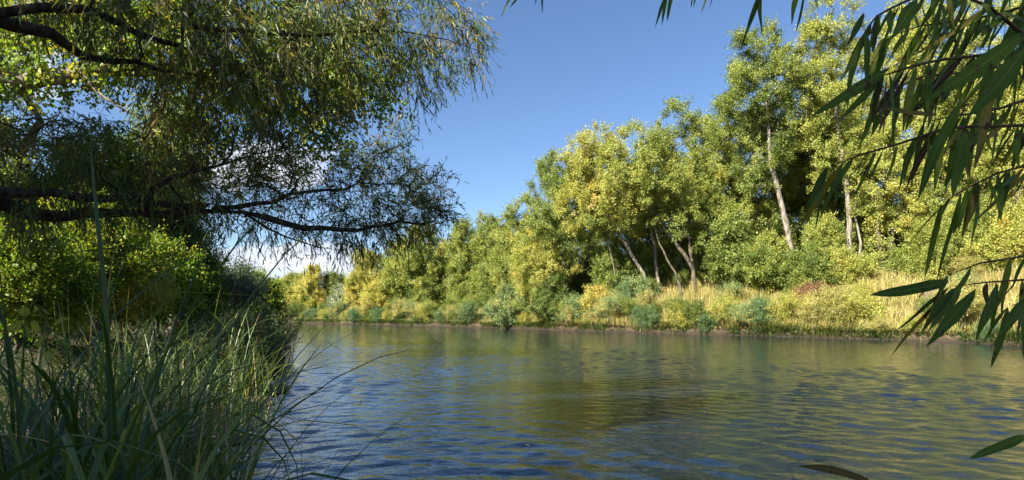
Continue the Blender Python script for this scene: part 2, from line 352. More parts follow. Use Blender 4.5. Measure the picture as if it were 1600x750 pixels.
def in_river(X, Y):
    c = np.zeros(X.shape, bool); n = len(POLY)
    for i in range(n):
        x1, y1 = POLY[i]; x2, y2 = POLY[(i + 1) % n]
        if y1 == y2: continue
        c ^= ((y1 > Y) != (y2 > Y)) & (X < (x2 - x1) * (Y - y1) / (y2 - y1) + x1)
    return c
def ss(x): x = np.clip(x, 0, 1); return x * x * (3 - 2 * x)
def wob(X, Y, f, s=0):
    return (np.sin(X * f + 1.7 * s) * np.cos(Y * f * 1.13 + s) + .5 * np.sin(X * f * 2.3 + Y * f * 1.9 + s * 2.1) + .3 * np.cos(X * f * 4.1 - Y * f * 3.7 + s)) / 1.8
def height(X, Y):
    X = np.asarray(X, float); Y = np.asarray(Y, float)
    dl, dr = seg_dist(X, Y, LS), seg_dist(X, Y, RS); riv = in_river(X, Y)
    w = .34 * wob(X, Y, 1.3, 1) + .40 * wob(X, Y, .45, 2)
    zl = .06 + .26 * ss((dl + w * .6) / .7) + .02 * dl.clip(0, 40) + 2.7 * ss((dl - 3.0) / 9) + .06 * wob(X, Y, 2.2)
    sl = np.clip(1 - (Y - 60) / 50, .45, 1)
    zr = -.05 + .55 * np.clip(1 - (Y - 55) / 60, .35, 1) * ss((dr + w) / .55) + 3.3 * sl * ss((dr - .3) / 11) + .03 * dr.clip(0, 60) + .10 * wob(X, Y, 1.6, 3)
    z = np.where(dl < dr, zl, zr)
    bed = -.05 - 1.3 * ss(np.minimum(dl, dr) / 7) + .02 * wob(X, Y, 3)
    edge = np.where(dl < dr, .12 * ss(1 - dl / (.18 + .15 * w)), .55 * ss(1 - dr / (.35 + .5 * (w + .2).clip(0, 1))))
    return np.where(riv, bed + edge, z)
def H(x, y): return float(height(np.array([x]), np.array([y]))[0])
def grid_axis(a, b, c0, c1, fine, coarse):
    mid = np.arange(c0, c1, fine); lo = c0 - np.cumsum(fine * 1.12 ** np.arange(1, 60)); lo = lo[lo > a]; hi = c1 + np.cumsum(fine * 1.12 ** np.arange(0, 60)); hi = hi[hi < b]
    return np.concatenate([[a], lo[::-1], mid, hi, [b]])
gx = grid_axis(-900, 900, -36, 32, .28, 8); gy = grid_axis(-500, 1500, -2, 98, .28, 8)
GX, GY = np.meshgrid(gx, gy); GZ = height(GX, GY)
nx, ny = len(gx), len(gy); idx = np.arange(nx * ny).reshape(ny, nx)
Fg = np.stack([idx[:-1, :-1], idx[:-1, 1:], idx[1:, 1:], idx[1:, :-1]], -1).reshape(-1, 4)
g = obj('ground', mk_mesh('ground', np.stack([GX, GY, GZ], -1).reshape(-1, 3), Fg, M['ground'], smooth=True)); tag(g, 'brown earth banks and bed of the river', kind='structure')
def river_mesh():
    ys = [3.0]
    while ys[-1] < 75: ys.append(ys[-1] + max(.035, .0052 * ys[-1]))
    fx = np.arange(-30, 36, .065); xs = np.concatenate([[-330, -150, -80, -50, -38], fx, [40, 48, 60, 90, 130]]); ys = np.array([-70, -20, 0, 2] + ys + [80, 90, 110, 150, 200])
    X, Y = np.meshgrid(xs, ys); Z = np.zeros_like(X); rng = np.random.default_rng(12)
    sp = np.gradient(ys)[:, None] + 0 * X
    warp = .35 * np.sin(X * .21 + .4 * Y) + .25 * np.sin(X * .5 - Y * .33 + 1) + .12 * np.sin(X * 1.1 + Y * .9)
    groups = [.85 + .55 * wobw(X, Y, .33, 1), .85 + .55 * wobw(X, Y, .6, 2), .85 + .5 * wobw(X, Y, .45, 4)]
    for k in range(72):
        lam = .13 * (.75 / .13) ** rng.random(); th = rng.normal(.15, .62); kx, ky = math.sin(th) * 2 * math.pi / lam, math.cos(th) * 2 * math.pi / lam
        a = .041 * lam / (2 * math.pi) * rng.uniform(.6, 1.3) * (1.15 if lam < .6 else .7); att = np.clip((lam / np.maximum(sp, .065) - 2.2) / 2.5, 0, 1)
        Z += a * att * groups[k % 3] * np.sin(kx * X + ky * (Y + warp) + rng.uniform(0, 6.28))
    Z *= np.clip(.62 + .75 * wobw(X, Y, .11, 7), .25, 1.25); edge = (np.abs(X) < 29) & (Y > 3) & (Y < 75); Z *= edge
    idx = np.arange(X.size).reshape(X.shape); Fq = np.stack([idx[:-1, :-1], idx[:-1, 1:], idx[1:, 1:], idx[1:, :-1]], -1).reshape(-1, 4)
    return mk_mesh('river', np.stack([X, Y, Z], -1).reshape(-1, 3), Fq, M['water'], smooth=True)
def wobw(X, Y, f, s): return (np.sin(X * f + 1.7 * s + .8 * np.sin(Y * f * .7)) * np.cos(Y * f * .8 + s) + .6 * np.sin(X * f * 2.3 + Y * f * 1.7 + s * 2.1) + .4 * np.cos(X * f * 4.1 - Y * f * 3.1 + s)) / 1.6
r = obj('river', river_mesh()); tag(r, 'rippled green and blue river water', kind='structure')

def shore_pt(line, t):
    """point at arc length t and the landward unit normal"""
    seg = np.diff(line, axis=0); ln = np.linalg.norm(seg, axis=1); c = np.concatenate([[0], np.cumsum(ln)]); t = np.clip(t, 0, c[-1] - 1e-3)
    i = np.clip(np.searchsorted(c, t, side='right') - 1, 0, len(seg) - 1); u = (t - c[i]) / ln[i]
    p = line[i] + seg[i] * u[..., None]; d = seg[i] / ln[i][..., None]; return p, np.stack([d[..., 1], -d[..., 0]], -1)

# ------------------------------------------------------------------ trees of the far bank
def tree(name, label, px, top, d, wpx, low, mat='autumn', tone=.45, bark='bark_mid', ncl=110, leaf=.17, seed=0, group=None, lean=0.0, trunk_r=.22, trunks=None, nt=7, nl=56, up=.5, slim=False, cat='tree', lumps=None, tsd=.10, depth=1.0, hl=.0, wl=.55, tipr=.018, airy=.58):
    rng = np.random.default_rng(seed + 17); ncl = int(ncl * 1.2); leaf *= .80; tl = 1.0 * (leaf / .13) ** .5
    x, y = (px - 800) / F * d, d; z0 = H(x, y); base = np.array([x, y, z0])
    zt = EYE + (HOR - top) / F * d - z0; zl = max(.3, EYE + (HOR - low) / F * d - z0); w = wpx / F * d / 2
    ells = []
    if lumps:
        for (lx, lt, lw, lb) in lumps:        # px, top, width px, bottom
            cx = (lx - px) / F * d; a = EYE + (HOR - lt) / F * d - z0; b = EYE + (HOR - lb) / F * d - z0; rw = lw / F * d / 2 * 1.12
            ells.append((cx, rng.normal(0, w * .25 * depth), (a + b) / 2, rw, rw * depth, (a - b) / 2))
    else:
        k = 9
        for i in range(k):
            f = (i + .5) / k; prof = math.sin(math.pi * (f * .86 + .10)) ** .6 * (1 - .35 * f)
            a = rng.uniform(0, 2 * math.pi); rr = w * (.30 if not slim else .18) * (1 - .7 * f)
            rz = (zt - zl) * .16 * rng.uniform(.8, 1.3); cz = zl + (zt - zl) * f
            rw = w * prof * rng.uniform(.6, .85)
            ells.append((rr * math.cos(a) + lean * f * w, rr * math.sin(a) * depth, min(cz, zt - rz), rw, rw * depth, rz))
        ells.append((lean * w * .9 + rng.normal(0, w * .1), 0, zt - (zt - zl) * .12, w * .32, w * .32 * depth, (zt - zl) * .13))
    A, O, pk = in_ell(rng, ells, ncl, airy); A[:, 2] = np.maximum(A[:, 2], .4)
    t = thing(name, label, cat, base, 0, group)
    sk = Skel(rng)
    if trunks:
        for tr in trunks:   # list of (px, py, r)
            pts = [np.array([(q[0] - px) / F * d, q[3] if len(q) > 3 else 0, EYE + (HOR - q[1]) / F * d - z0]) for q in tr]
            pts[0][2] = min(pts[0][2], H(x + pts[0][0], y + pts[0][1]) - z0 - .1)
            if sk.n == 0: sk.trunk(pts, [q[2] for q in tr], .6, .04)
            else: kk = sk.nearest(pts[0]); sk.trunk([sk.p[kk].copy()] + pts, [tr[0][2]] + [q[2] for q in tr], .6, .04, kk)
    else:
        hh = zl + (zt - zl) * .72; n = 6
        pts = [np.array([lean * w * (i / n) + rng.normal(0, .04 * hh * (i > 0)), rng.normal(0, .03 * hh * (i > 0)), -.1 + hh * i / n]) for i in range(n + 1)]
        sk.trunk(pts, [trunk_r * (1 - .85 * i / n) for i in range(n + 1)], .6, .03)
    sk.grow(A, .5, .06, 0.0, .5)
    obj('trunk', sk.mesh('trunk', M[bark], tipr, 2.2, .012, (8, 4), .06, trunk_r * 1.1 if not trunks else None, .35), t)
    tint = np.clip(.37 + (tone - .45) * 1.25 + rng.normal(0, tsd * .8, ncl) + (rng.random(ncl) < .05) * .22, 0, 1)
    pos, ax, U, Lf, Wf, tt, _ = sprays(rng, A, O, nt, nl, tl, up, .55, leaf, leaf * wl, tint, .10, leaf * .9)
    obj('crown', leaves_mesh('crown', pos, ax, U, Lf, Wf, tt, M[mat]), t)
    return t
Gd = 'trees along the far bank'
T = {}
T['tall'] = tree('cottonwood_tree', 'tall slender green cottonwood on a bare pale leaning trunk, crown high against the sky', 1243, 42, 52, 118, 300, tone=.36, bark='bark_grey', ncl=230, leaf=.17, seed=1, group=Gd,
    lumps=[(1190, 42, 62, 130), (1160, 62, 50, 180), (1190, 90, 110, 190), (1225, 75, 60, 180), (1168, 130, 80, 230), (1205, 160, 80, 265), (1190, 45, 40, 90), (1180, 230, 60, 300), (1240, 90, 40, 150), (1215, 210, 60, 290)],
    trunks=[[(1243, 425, .30), (1236, 385, .27), (1226, 340, .24), (1214, 290, .21), (1204, 255, .18), (1200, 190, .14), (1192, 110, .08), (1190, 70, .03)]])
tree('cottonwood_tree', 'tall pale yellow-green cottonwood with a forked top, beside the tall slender green one', 1322, 0, 51, 110, 300, tone=.54, bark='bark_grey', ncl=170, leaf=.17, seed=2, group=Gd,
    lumps=[(1295, -12, 55, 70), (1283, 40, 70, 130), (1315, 30, 60, 120), (1280, 95, 60, 165), (1330, 70, 60, 190), (1275, 150, 55, 210), (1300, 190, 80, 290), (1345, 160, 60, 280)],
    trunks=[[(1326, 440, .27), (1328, 390, .25), (1327, 340, .22), (1322, 280, .19), (1312, 215, .15), (1300, 120, .08), (1296, 30, .03)], [(1340, 430, .12), (1345, 380, .11), (1335, 330, .08), (1350, 250, .05)]])
tree('cottonwood_tree', 'broad green cottonwood whose round top stands highest left of the tall slender one', 1060, 168, 60, 140, 380, tone=.40, ncl=210, leaf=.18, seed=3, group=Gd,
    lumps=[(1050, 166, 85, 250), (1085, 185, 70, 270), (1030, 200, 60, 290), (1060, 240, 110, 340), (1095, 270, 80, 370), (1030, 280, 80, 370)])
tree('cottonwood_tree', 'bushy yellow-green cottonwood filling the gap under the tall slender crown', 1130, 183, 58, 110, 400, tone=.47, ncl=200, leaf=.18, seed=4, group=Gd,
    lumps=[(1125, 184, 70, 260), (1150, 200, 60, 290), (1110, 225, 70, 320), (1140, 260, 90, 360), (1165, 300, 70, 390), (1115, 320, 70, 400)])
tree('willow_tree', 'leaning olive willow with several bare grey stems rising from one foot by the dark gap', 1085, 215, 55, 150, 380, tone=.50, bark='bark_mid', ncl=190, leaf=.17, seed=5, group=Gd, tsd=.12,
    lumps=[(985, 212, 80, 290), (1010, 240, 80, 320), (960, 235, 60, 310), (1035, 270, 80, 350), (985, 290, 90, 360), (1065, 330, 50, 395), (945, 290, 60, 360)],
    trunks=[[(1087, 452, .22), (1083, 420, .20), (1068, 395, .18), (1050, 370, .15), (1025, 335, .12), (1000, 290, .07)], [(1085, 452, .17), (1084, 415, .15), (1078, 390, .13), (1075, 350, .09), (1068, 300, .05)],
            [(1070, 452, .12), (1055, 425, .11), (1042, 405, .09), (1030, 380, .07), (1018, 340, .05)]])
tree('willow_tree', 'yellow topped willow on slanting grey trunks above the orange-tinged brush', 1018, 200, 58, 130, 370, tone=.66, bark='bark_grey', ncl=190, leaf=.17, seed=6, group=Gd, tsd=.10,
    lumps=[(930, 200, 55, 270), (945, 225, 60, 290), (915, 250, 60, 320), (955, 280, 80, 350), (905, 290, 60, 360), (900, 235, 40, 290)],
    trunks=[[(1018, 445, .20), (1005, 425, .18), (988, 400, .17), (972, 372, .15), (955, 345, .12), (940, 310, .07)], [(1030, 445, .17), (1026, 420, .15), (1024, 390, .13), (1015, 350, .10), (1008, 310, .06)],
            [(975, 370, .07), (945, 352, .05), (925, 345, .03)]])
tree('willow_tree', 'rounded green willow at the open sky end of the high trees, above the brown thicket', 880, 237, 62, 90, 400, tone=.36, bark='bark_mid', ncl=180, leaf=.18, seed=7, group=Gd, lumps=[(872, 237, 58, 300), (855, 262, 40, 320), (890, 270, 60, 350), (870, 310, 70, 380), (905, 320, 60, 400), (850, 330, 50, 390)])
tree('cottonwood_tree', 'light green cottonwood a step lower than the rounded willow beside it', 822, 306, 69, 90, 440, tone=.47, ncl=150, leaf=.19, seed=8, group=Gd, lumps=[(820, 306, 50, 370), (800, 330, 45, 400), (845, 325, 50, 400), (825, 360, 80, 440), (795, 380, 50, 450)])
tree('cottonwood_tree', 'mid green cottonwood with a small notch of sky beside it, before the light green one', 768, 340, 76, 90, 460, tone=.44, ncl=140, leaf=.2, seed=9, group=Gd)
tree('willow_tree', 'grey-green willow standing clear of the dangling spray tip', 722, 346, 80, 80, 480, tone=.42, ncl=150, leaf=.2, seed=10, group=Gd, mat='autumn')
tree('cottonwood_tree', 'broad green and gold cottonwood behind the tip of the overhanging spray', 660, 352, 86, 100, 478, tone=.44, ncl=170, leaf=.21, seed=11, group=Gd, tsd=.16)
tree('cottonwood_tree', 'lime green cottonwood with dark stems showing, above the straight grass bank', 622, 372, 88, 80, 480, tone=.50, ncl=150, leaf=.21, seed=12, group=Gd)
tree('cottonwood_tree', 'yellow cottonwood next to the white cloud, partly veiled by hanging willow leaves', 572, 394, 93, 66, 478, tone=.68, ncl=130, leaf=.21, seed=13, group=Gd)
tree('elm_tree', 'low round bright green tree between the silver bush and the golden tree', 522, 430, 106, 56, 476, tone=.42, ncl=90, leaf=.24, seed=14, group=Gd)
tree('cottonwood_tree', 'golden yellow tree with a drooping crown at the river bend', 488, 419, 104, 50, 490, tone=.74, ncl=110, leaf=.23, seed=15, group=Gd)
tree('cottonwood_tree', 'dull olive tree behind the golden one at the river bend', 458, 432, 122, 66, 488, tone=.50, ncl=100, leaf=.26, seed=16, group=Gd)
tree('cottonwood_tree', 'brownish yellow tree closing the river bend beside the dark shore brush', 430, 440, 132, 50, 490, tone=.62, ncl=90, leaf=.27, seed=17, group=Gd)
for k, (px, tp, d, w, tone, lb) in enumerate([(395, 440, 150, 60, .52, 'rusty green'), (362, 435, 155, 70, .45, 'dull green'), (325, 438, 150, 60, .55, 'olive')]):
    tree('distant_tree', f'{lb} tree under the white cloud on the distant wooded skyline', px, tp, d, w, 490, tone=tone, ncl=90, leaf=.3, seed=30 + k, group='trees on the distant skyline')
tree('cottonwood_tree', 'huge yellow-green cottonwood behind the close hanging willow leaves', 1410, -10, 50, 170, 390, tone=.58, ncl=300, leaf=.18, seed=18, group=Gd, bark='bark_mid',
    trunks=[[(1385, 440, .28), (1378, 400, .26), (1372, 360, .22), (1380, 300, .18), (1400, 200, .12), (1410, 80, .05)], [(1392, 440, .22), (1390, 400, .2), (1398, 340, .16), (1430, 280, .12), (1460, 200, .06)]])
tree('cottonwood_tree', 'yellow-green cottonwood rising past the top edge, second from the frame side', 1500, -30, 47, 180, 400, tone=.55, ncl=300, leaf=.17, seed=19, group=Gd, trunk_r=.3)
tree('cottonwood_tree', 'tall yellow-green cottonwood cut by the frame edge above the lowest hanging leaves', 1600, -20, 44, 180, 420, tone=.60, ncl=260, leaf=.17, seed=20, group=Gd, trunk_r=.3)
tree('cottonwood_tree', 'cottonwood just outside the frame edge on the far bank', 1700, 0, 41, 180, 420, tone=.55, ncl=160, leaf=.2, seed=21, group=Gd)
# smaller trees and tall shrubs in front of the row
Gs = 'shrubs and small trees on the far bank'
def shrub(label, px, top, d, w, low, mat='autumn', tone=.45, ncl=60, leaf=.15, seed=0, name='bank_shrub', **kw):
    return tree(name, label, px, top, d, w, low, mat=mat, tone=tone, ncl=ncl, leaf=leaf, seed=100 + seed, group=Gs, cat='shrub', trunk_r=.05, tipr=.012, **kw)
shrub('wide olive willow thicket with brown and pinkish twigs, over the dark green bush', 845, 352, 64, 130, 470, tone=.62, ncl=170, leaf=.16, seed=1, tsd=.13)
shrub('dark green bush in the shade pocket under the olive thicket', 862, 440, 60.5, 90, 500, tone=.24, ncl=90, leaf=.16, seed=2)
shrub('blue-green willow bush trailing to the waterline beside the dark green bush', 800, 445, 66, 90, 505, mat='under', tone=.70, ncl=90, seed=3, leaf=.16)
shrub('blue-green low brush touching the dark green bush on its sunlit side', 905, 470, 58.5, 70, 510, mat='under', tone=.62, ncl=60, seed=4)
shrub('orange-yellow brush halfway up the grass slope below the slanting trunks', 935, 455, 58, 80, 500, tone=.78, ncl=80, seed=5, tsd=.12)
shrub('blue-green weeds growing above the orange-yellow brush', 990, 440, 58, 90, 470, mat='under', tone=.68, ncl=60, seed=6)
shrub('bright green leafy bush at the foot of the yellow topped willow', 955, 395, 60, 70, 450, tone=.36, ncl=80, seed=7, wl=.7)
shrub('wide bright green ash sapling thicket with flat leaf layers', 1140, 340, 54, 100, 440, tone=.37, ncl=190, seed=8, leaf=.17, wl=.75, up=.1)
shrub('small lime yellow bush glowing at the foot of the pale leaning trunk', 1208, 368, 52.5, 50, 430, tone=.52, ncl=60, seed=9, wl=.8)
shrub('low bright green bush between the ash thicket and the leaning trunk', 1185, 398, 51, 90, 445, tone=.42, ncl=90, seed=10, wl=.7)
shrub('green brush rising in front of the leaning trunk foot', 1262, 395, 49, 90, 450, tone=.36, ncl=90, seed=11)
shrub('yellow-green hanging bush between the two pale trunks', 1285, 345, 52, 60, 400, tone=.52, ncl=70, seed=12)
shrub('yellowish brush at the foot of the second pale trunk', 1325, 400, 48, 80, 455, tone=.6, ncl=80, seed=13)
shrub('round green bush low behind the pair of brown stems', 1420, 395, 47, 90, 440, tone=.42, ncl=90, seed=14)
shrub('rust-red dying bush on the slope next to the grey ledge', 1268, 450, 46.5, 52, 470, mat='rust', tone=.5, ncl=34, nl=24, nt=6, tsd=.25, seed=15)
shrub('tiny bright yellow bush by the water under the hanging leaf tips', 1360, 486, 40.6, 22, 508, tone=.66, ncl=10, leaf=.14, seed=16, wl=.9)
shrub('pale silver willow bush at the far end of the grass bank', 535, 452, 97, 62, 490, mat='silver', tone=.6, ncl=90, leaf=.22, seed=17)
shrub('wide yellow-green bush under the tall far cottonwoods beyond the grass strip', 1500, 330, 44, 160, 440, tone=.5, ncl=150, seed=18)
shrub('yellow bush at the frame edge above the lowest hanging leaves', 1590, 340, 41, 130, 450, tone=.62, ncl=130, seed=19)
shrub('brown-green brush at the bend between the golden tree and the shore', 455, 458, 104, 50, 500, tone=.62, ncl=60, leaf=.22, seed=20)
shrub('golden undergrowth bush below the yellow cottonwood by the cloud', 590, 440, 89, 60, 490, tone=.72, ncl=70, leaf=.2, seed=21)
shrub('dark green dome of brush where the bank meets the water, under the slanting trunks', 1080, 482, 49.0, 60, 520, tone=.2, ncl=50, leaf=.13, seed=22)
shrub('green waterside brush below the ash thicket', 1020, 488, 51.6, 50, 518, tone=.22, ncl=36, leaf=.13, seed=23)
for k, (px, d) in enumerate([(655, 79.5), (622, 83), (585, 86), (700, 76)]):
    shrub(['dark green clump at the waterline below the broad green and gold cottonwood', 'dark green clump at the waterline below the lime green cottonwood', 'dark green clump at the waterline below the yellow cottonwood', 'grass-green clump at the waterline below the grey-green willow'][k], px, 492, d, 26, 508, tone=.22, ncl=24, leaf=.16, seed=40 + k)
# second row: copies, standing behind and closing the gaps
protos = [T['tall']] + [o for o in col.objects if o.get('category') == 'tree' and o.get('group') == Gd][2:8]
rng0 = np.random.default_rng(5)
back = [(1000, 70, 14), (1080, 69, 17), (1150, 66, 16), (930, 74, 14), (1230, 62, 15), (1300, 60, 19), (1370, 58, 21), (1440, 57, 22), (1520, 55, 22), (1600, 54, 22), (870, 80, 12), (800, 86, 12), (740, 92, 12), (690, 98, 13), (640, 103, 12), (600, 108, 11)]
nm = ['the leaning olive willow', 'the broad round-topped cottonwood', 'the bushy one under the tall crown', 'the yellow topped willow', 'the pale leaning trunk', 'the pale forked-top cottonwood', 'the gap beside the paired brown stems', 'the close hanging leaves, near their stem tips', 'the densest close hanging leaves', 'the frame-edge cottonwood', 'the olive thicket and its dark bush', 'the light green stepped cottonwood', 'the mid green notched cottonwood', 'the grey-green willow', 'the green and gold cottonwood', 'the lime green cottonwood']
for k, (px, d, hgt) in enumerate(back):
    src = protos[2 + k % (len(protos) - 2)]; x, y = (px - 800) / F * d, d
    ch = [c for c in src.children if c.name.startswith('crown')][0]; top = max(v[2] for v in ch.bound_box)
    s = hgt / top
    dup(src, (x, y, H(x, y) - .1), float(rng0.uniform(-.6, .6)), (s * 1.15, s * 1.15, s), f'shaded second-row tree glimpsed behind {nm[k]}', 'second row of trees on the far bank')

Gu = 'understory behind the front row of the far bank'
us = [o for o in col.objects if o.get('category') == 'shrub' and o.get('group') == Gs]
us = [us[0], us[6], us[7], us[10], us[13]]
for k, px in enumerate(range(470, 1700, 17)):
    D0 = float(np.interp(px, [450, 500, 600, 700, 800, 900, 1000, 1200, 1400, 1700], [112, 104, 94, 86, 77, 70, 64, 59, 54, 50])) + rng0.uniform(-3, 4)
    x, y = (px - 800) / F * D0, D0; src = us[k % 5]; ch = [c for c in src.children if c.name.startswith('crown')][0]; zt_ = max(v[2] for v in ch.bound_box); wd = max(v[0] for v in ch.bound_box) - min(v[0] for v in ch.bound_box)
    hgt = rng0.uniform(5.5, 9); q = hgt / zt_; qx = max(q * .8, 4.5 / wd)
    dup(src, (x, y, H(x, y) - .6), rng0.uniform(0, 6.28), (qx, qx, q), 'shaded understory bush between the trunks of the far wood', Gu)
# dead snag branches and logs
def bare(name, label, cat, base, n, size, seed, mat='bark_dead', up=.5, tr=.03, group=None):
    rng = np.random.default_rng(seed); t = thing(name, label, cat, base, 0, group); sk = Skel(rng)
    d = nrm(rng.normal(0, 1, (n, 3)) + np.array([0, 0, up])); d[:, 2] = np.abs(d[:, 2]); A = d * size * rng.uniform(.5, 1, (n, 1))
    sk.trunk([np.zeros(3) - [0, 0, .1], np.array([.1, 0, size * .35])], [tr, tr * .7], .2); sk.grow(A, .25, .03)
    obj('branches', sk.mesh('branches', M[mat], tr * .22, 2.3), t); return t
for k, (px, py, d, s, lb) in enumerate([(1256, 385, 51, 3.0, 'bare silver dead brush propped against the pale leaning trunk'), (1345, 395, 49, 2.4, 'bare grey dead brush around the second pale trunk'), (1040, 420, 54, 2.2, 'bare dead branches tangled between the slanting trunks'), (1240, 410, 50.5, 1.3, 'small bare stick fan below the leaning trunk'), (1450, 405, 46, 2.2, 'bare dead brush above the lower hanging leaves')]):
    p = P(px, py, d); p[2] = H(p[0], p[1]); bare('dead_brush', lb, 'dead brush', p, 26, s, 60 + k, group='dead brush on the far bank')

# ------------------------------------------------------------------ tall grass of the far bank
def grass(name, label, t0, t1, s0, s1, n, hgt, wid, line, mat, seed, tone, tsd=.15, arch=.35, lowf=.35, patch=0):
    rng = np.random.default_rng(seed)
    t = rng.uniform(t0, t1, n); s = s0 + (s1 - s0) * rng.random(n) ** 1.2; p, nn = shore_pt(line, t)
    xy = p + nn * s[:, None] if line is LS else p - nn * s[:, None]
    if line is LS: xy = p - nn * s[:, None]
    else: xy = p + nn * s[:, None]
    z = height(xy[:, 0], xy[:, 1]); ok = (z > -.04) & ((s < 0) | ~in_river(xy[:, 0], xy[:, 1])); xy, z, s = xy[ok], z[ok], s[ok]; n = len(z)
    cl = wob(xy[:, 0], xy[:, 1], .9, 5); cl2 = wob(xy[:, 0], xy[:, 1], .22, 8)
    hh = hgt * rng.uniform(.4, 1.25, n) * (.8 + .45 * cl) * (lowf + (1 - lowf) * ss((s + .1) / 1.6)); keep = rng.random(n) < .8 + .3 * cl + patch * 1.6 * (wob(xy[:, 0], xy[:, 1], .55, 9) - .1 + .5 * wob(xy[:, 0], xy[:, 1], 1.7, 4)); xy, z, hh, cl, cl2, s = [a[keep] for a in (xy, z, hh, cl, cl2, s)]; n = len(z)
    B = np.column_stack([xy, z - .03]); a = rng.uniform(0, 2 * np.pi, n); ln = rng.uniform(.05, arch, n)
    dr = np.column_stack([np.cos(a) * ln, np.sin(a) * ln, np.ones(n)]); side = np.column_stack([-np.sin(a), np.cos(a), np.zeros(n)]) * (wid * rng.uniform(.6, 1.3, n))[:, None] / 2
    h = hh[:, None]
    m1 = B + dr * h * .55; tip = B + dr * h * .95 + np.column_stack([np.cos(a), np.sin(a), -np.ones(n) * .4]) * h * ln[:, None] * .7
    V = np.stack([B - side, B + side, m1 + side, m1 - side, tip], 1); o5 = (np.arange(n) * 5)[:, None]
    q = np.concatenate([o5 + np.array([0, 1, 2, 3]), o5 + np.array([3, 2, 4, 4])], 0)
    # two quads with the top one collapsed to a triangle: write as two meshes' worth of loops
    V6 = np.stack([B - side, B + side, m1 + side, m1 - side, tip + side * .12, tip - side * .12], 1); o6 = (np.arange(n) * 6)[:, None]
    q = np.stack([o6 + np.array([0, 1, 2, 3]), o6 + np.array([3, 2, 4, 5])], 1).reshape(-1, 4)
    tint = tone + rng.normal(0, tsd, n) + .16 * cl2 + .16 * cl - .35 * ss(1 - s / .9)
    return tag(obj(name, mk_mesh(name, V6.reshape(-1, 3), q, M[mat], {'tint': np.repeat(np.clip(tint, 0, 1), 2)})), label, 'grass', kind='stuff')
ln = np.concatenate([[0], np.cumsum(np.linalg.norm(np.diff(RS, axis=0), axis=1))])
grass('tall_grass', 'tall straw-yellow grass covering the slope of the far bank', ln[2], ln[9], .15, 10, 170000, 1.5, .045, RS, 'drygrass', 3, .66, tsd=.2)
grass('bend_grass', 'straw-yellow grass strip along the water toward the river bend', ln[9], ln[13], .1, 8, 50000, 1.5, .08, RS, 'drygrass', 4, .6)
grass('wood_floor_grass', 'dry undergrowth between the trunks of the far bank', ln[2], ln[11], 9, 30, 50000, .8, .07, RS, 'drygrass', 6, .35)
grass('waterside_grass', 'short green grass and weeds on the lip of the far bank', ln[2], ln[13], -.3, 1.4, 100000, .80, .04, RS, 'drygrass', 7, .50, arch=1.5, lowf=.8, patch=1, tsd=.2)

# weeds standing in the grass: copies of a few clumps
wk = [shrub('x', 1180 + 20 * k, 460, 46, 40, 485, mat=m_, tone=tn_, ncl=22, leaf=.11, seed=90 + k, name='weed_clump', tsd=.12, up=.9, wl=.35, airy=.1) for k, (m_, tn_) in enumerate([('under', .75), ('autumn', .35), ('drygrass', .6), ('autumn', .62), ('under', .45)])]
rngw = np.random.default_rng(31); names = ['blue-green weed clump', 'fresh green weed clump', 'straw-coloured weed clump', 'golden weed clump', 'dark green weed clump']
def landmark(px):
    L_ = [(500, 'the golden tree at the bend'), (545, 'the silver bush'), (600, 'the yellow cottonwood by the cloud'), (650, 'the lime green cottonwood'), (700, 'the green and gold cottonwood'), (760, 'the grey-green willow'), (830, 'the trailing blue-green bush'), (890, 'the dark green bush'), (960, 'the orange-yellow brush'),
          (1030, 'the slanting trunks'), (1100, 'the dark green dome'), (1170, 'the ash thicket'), (1235, 'the pale leaning trunk'), (1290, 'the rust-red bush'), (1345, 'the tiny yellow bush'), (1430, 'the paired brown stems'), (1520, 'the lowest hanging leaves')]
    for a, b in L_:
        if px < a: return b
    return 'the frame edge'
for k in range(140):
    t = ln[3] + (ln[12] - ln[3]) * (k + rngw.random()) / 140; s_ = [.2, 2.2, .3, 5.0, .1, 8.0][k % 6] + rngw.uniform(-.2, 1.0); p, nn = shore_pt(RS, np.array([t])); q = p[0] + nn[0] * s_
    j = int(rngw.integers(0, 5)); px_ = 800 + q[0] / q[1] * F; sc = rngw.uniform(.45, 1.0) * (1.2 if q[1] > 65 else 1)
    if s_ < 1.4: sc *= 1.15
    lb = names[j] + ' ' + ('on the waterline' if s_ < 1.4 else 'low on the slope' if s_ < 3.5 else 'halfway up the slope' if s_ < 6.5 else 'high on the slope') + ' near ' + landmark(px_)
    if k < 5: o = wk[k]; o.location = (q[0], q[1], H(q[0], q[1]) - .05); lb = names[k] + lb[len(names[j]):]; o['label'] = lb; o['group'] = 'weed clumps on the far bank'; o.scale = (sc,) * 3
    else: dup(wk[j], (q[0], q[1], H(q[0], q[1]) - .05), rngw.uniform(0, 6.28), (sc * 1.2, sc * 1.2, sc), lb, 'weed clumps on the far bank')
grass('bank_debris', 'roots, dead stalks and crumbled soil along the waterline of the far bank', ln[2], ln[13], -.1, .7, 36000, .5, .05, RS, 'litterleaf', 17, .35, arch=1.8, tsd=.3, lowf=.8)
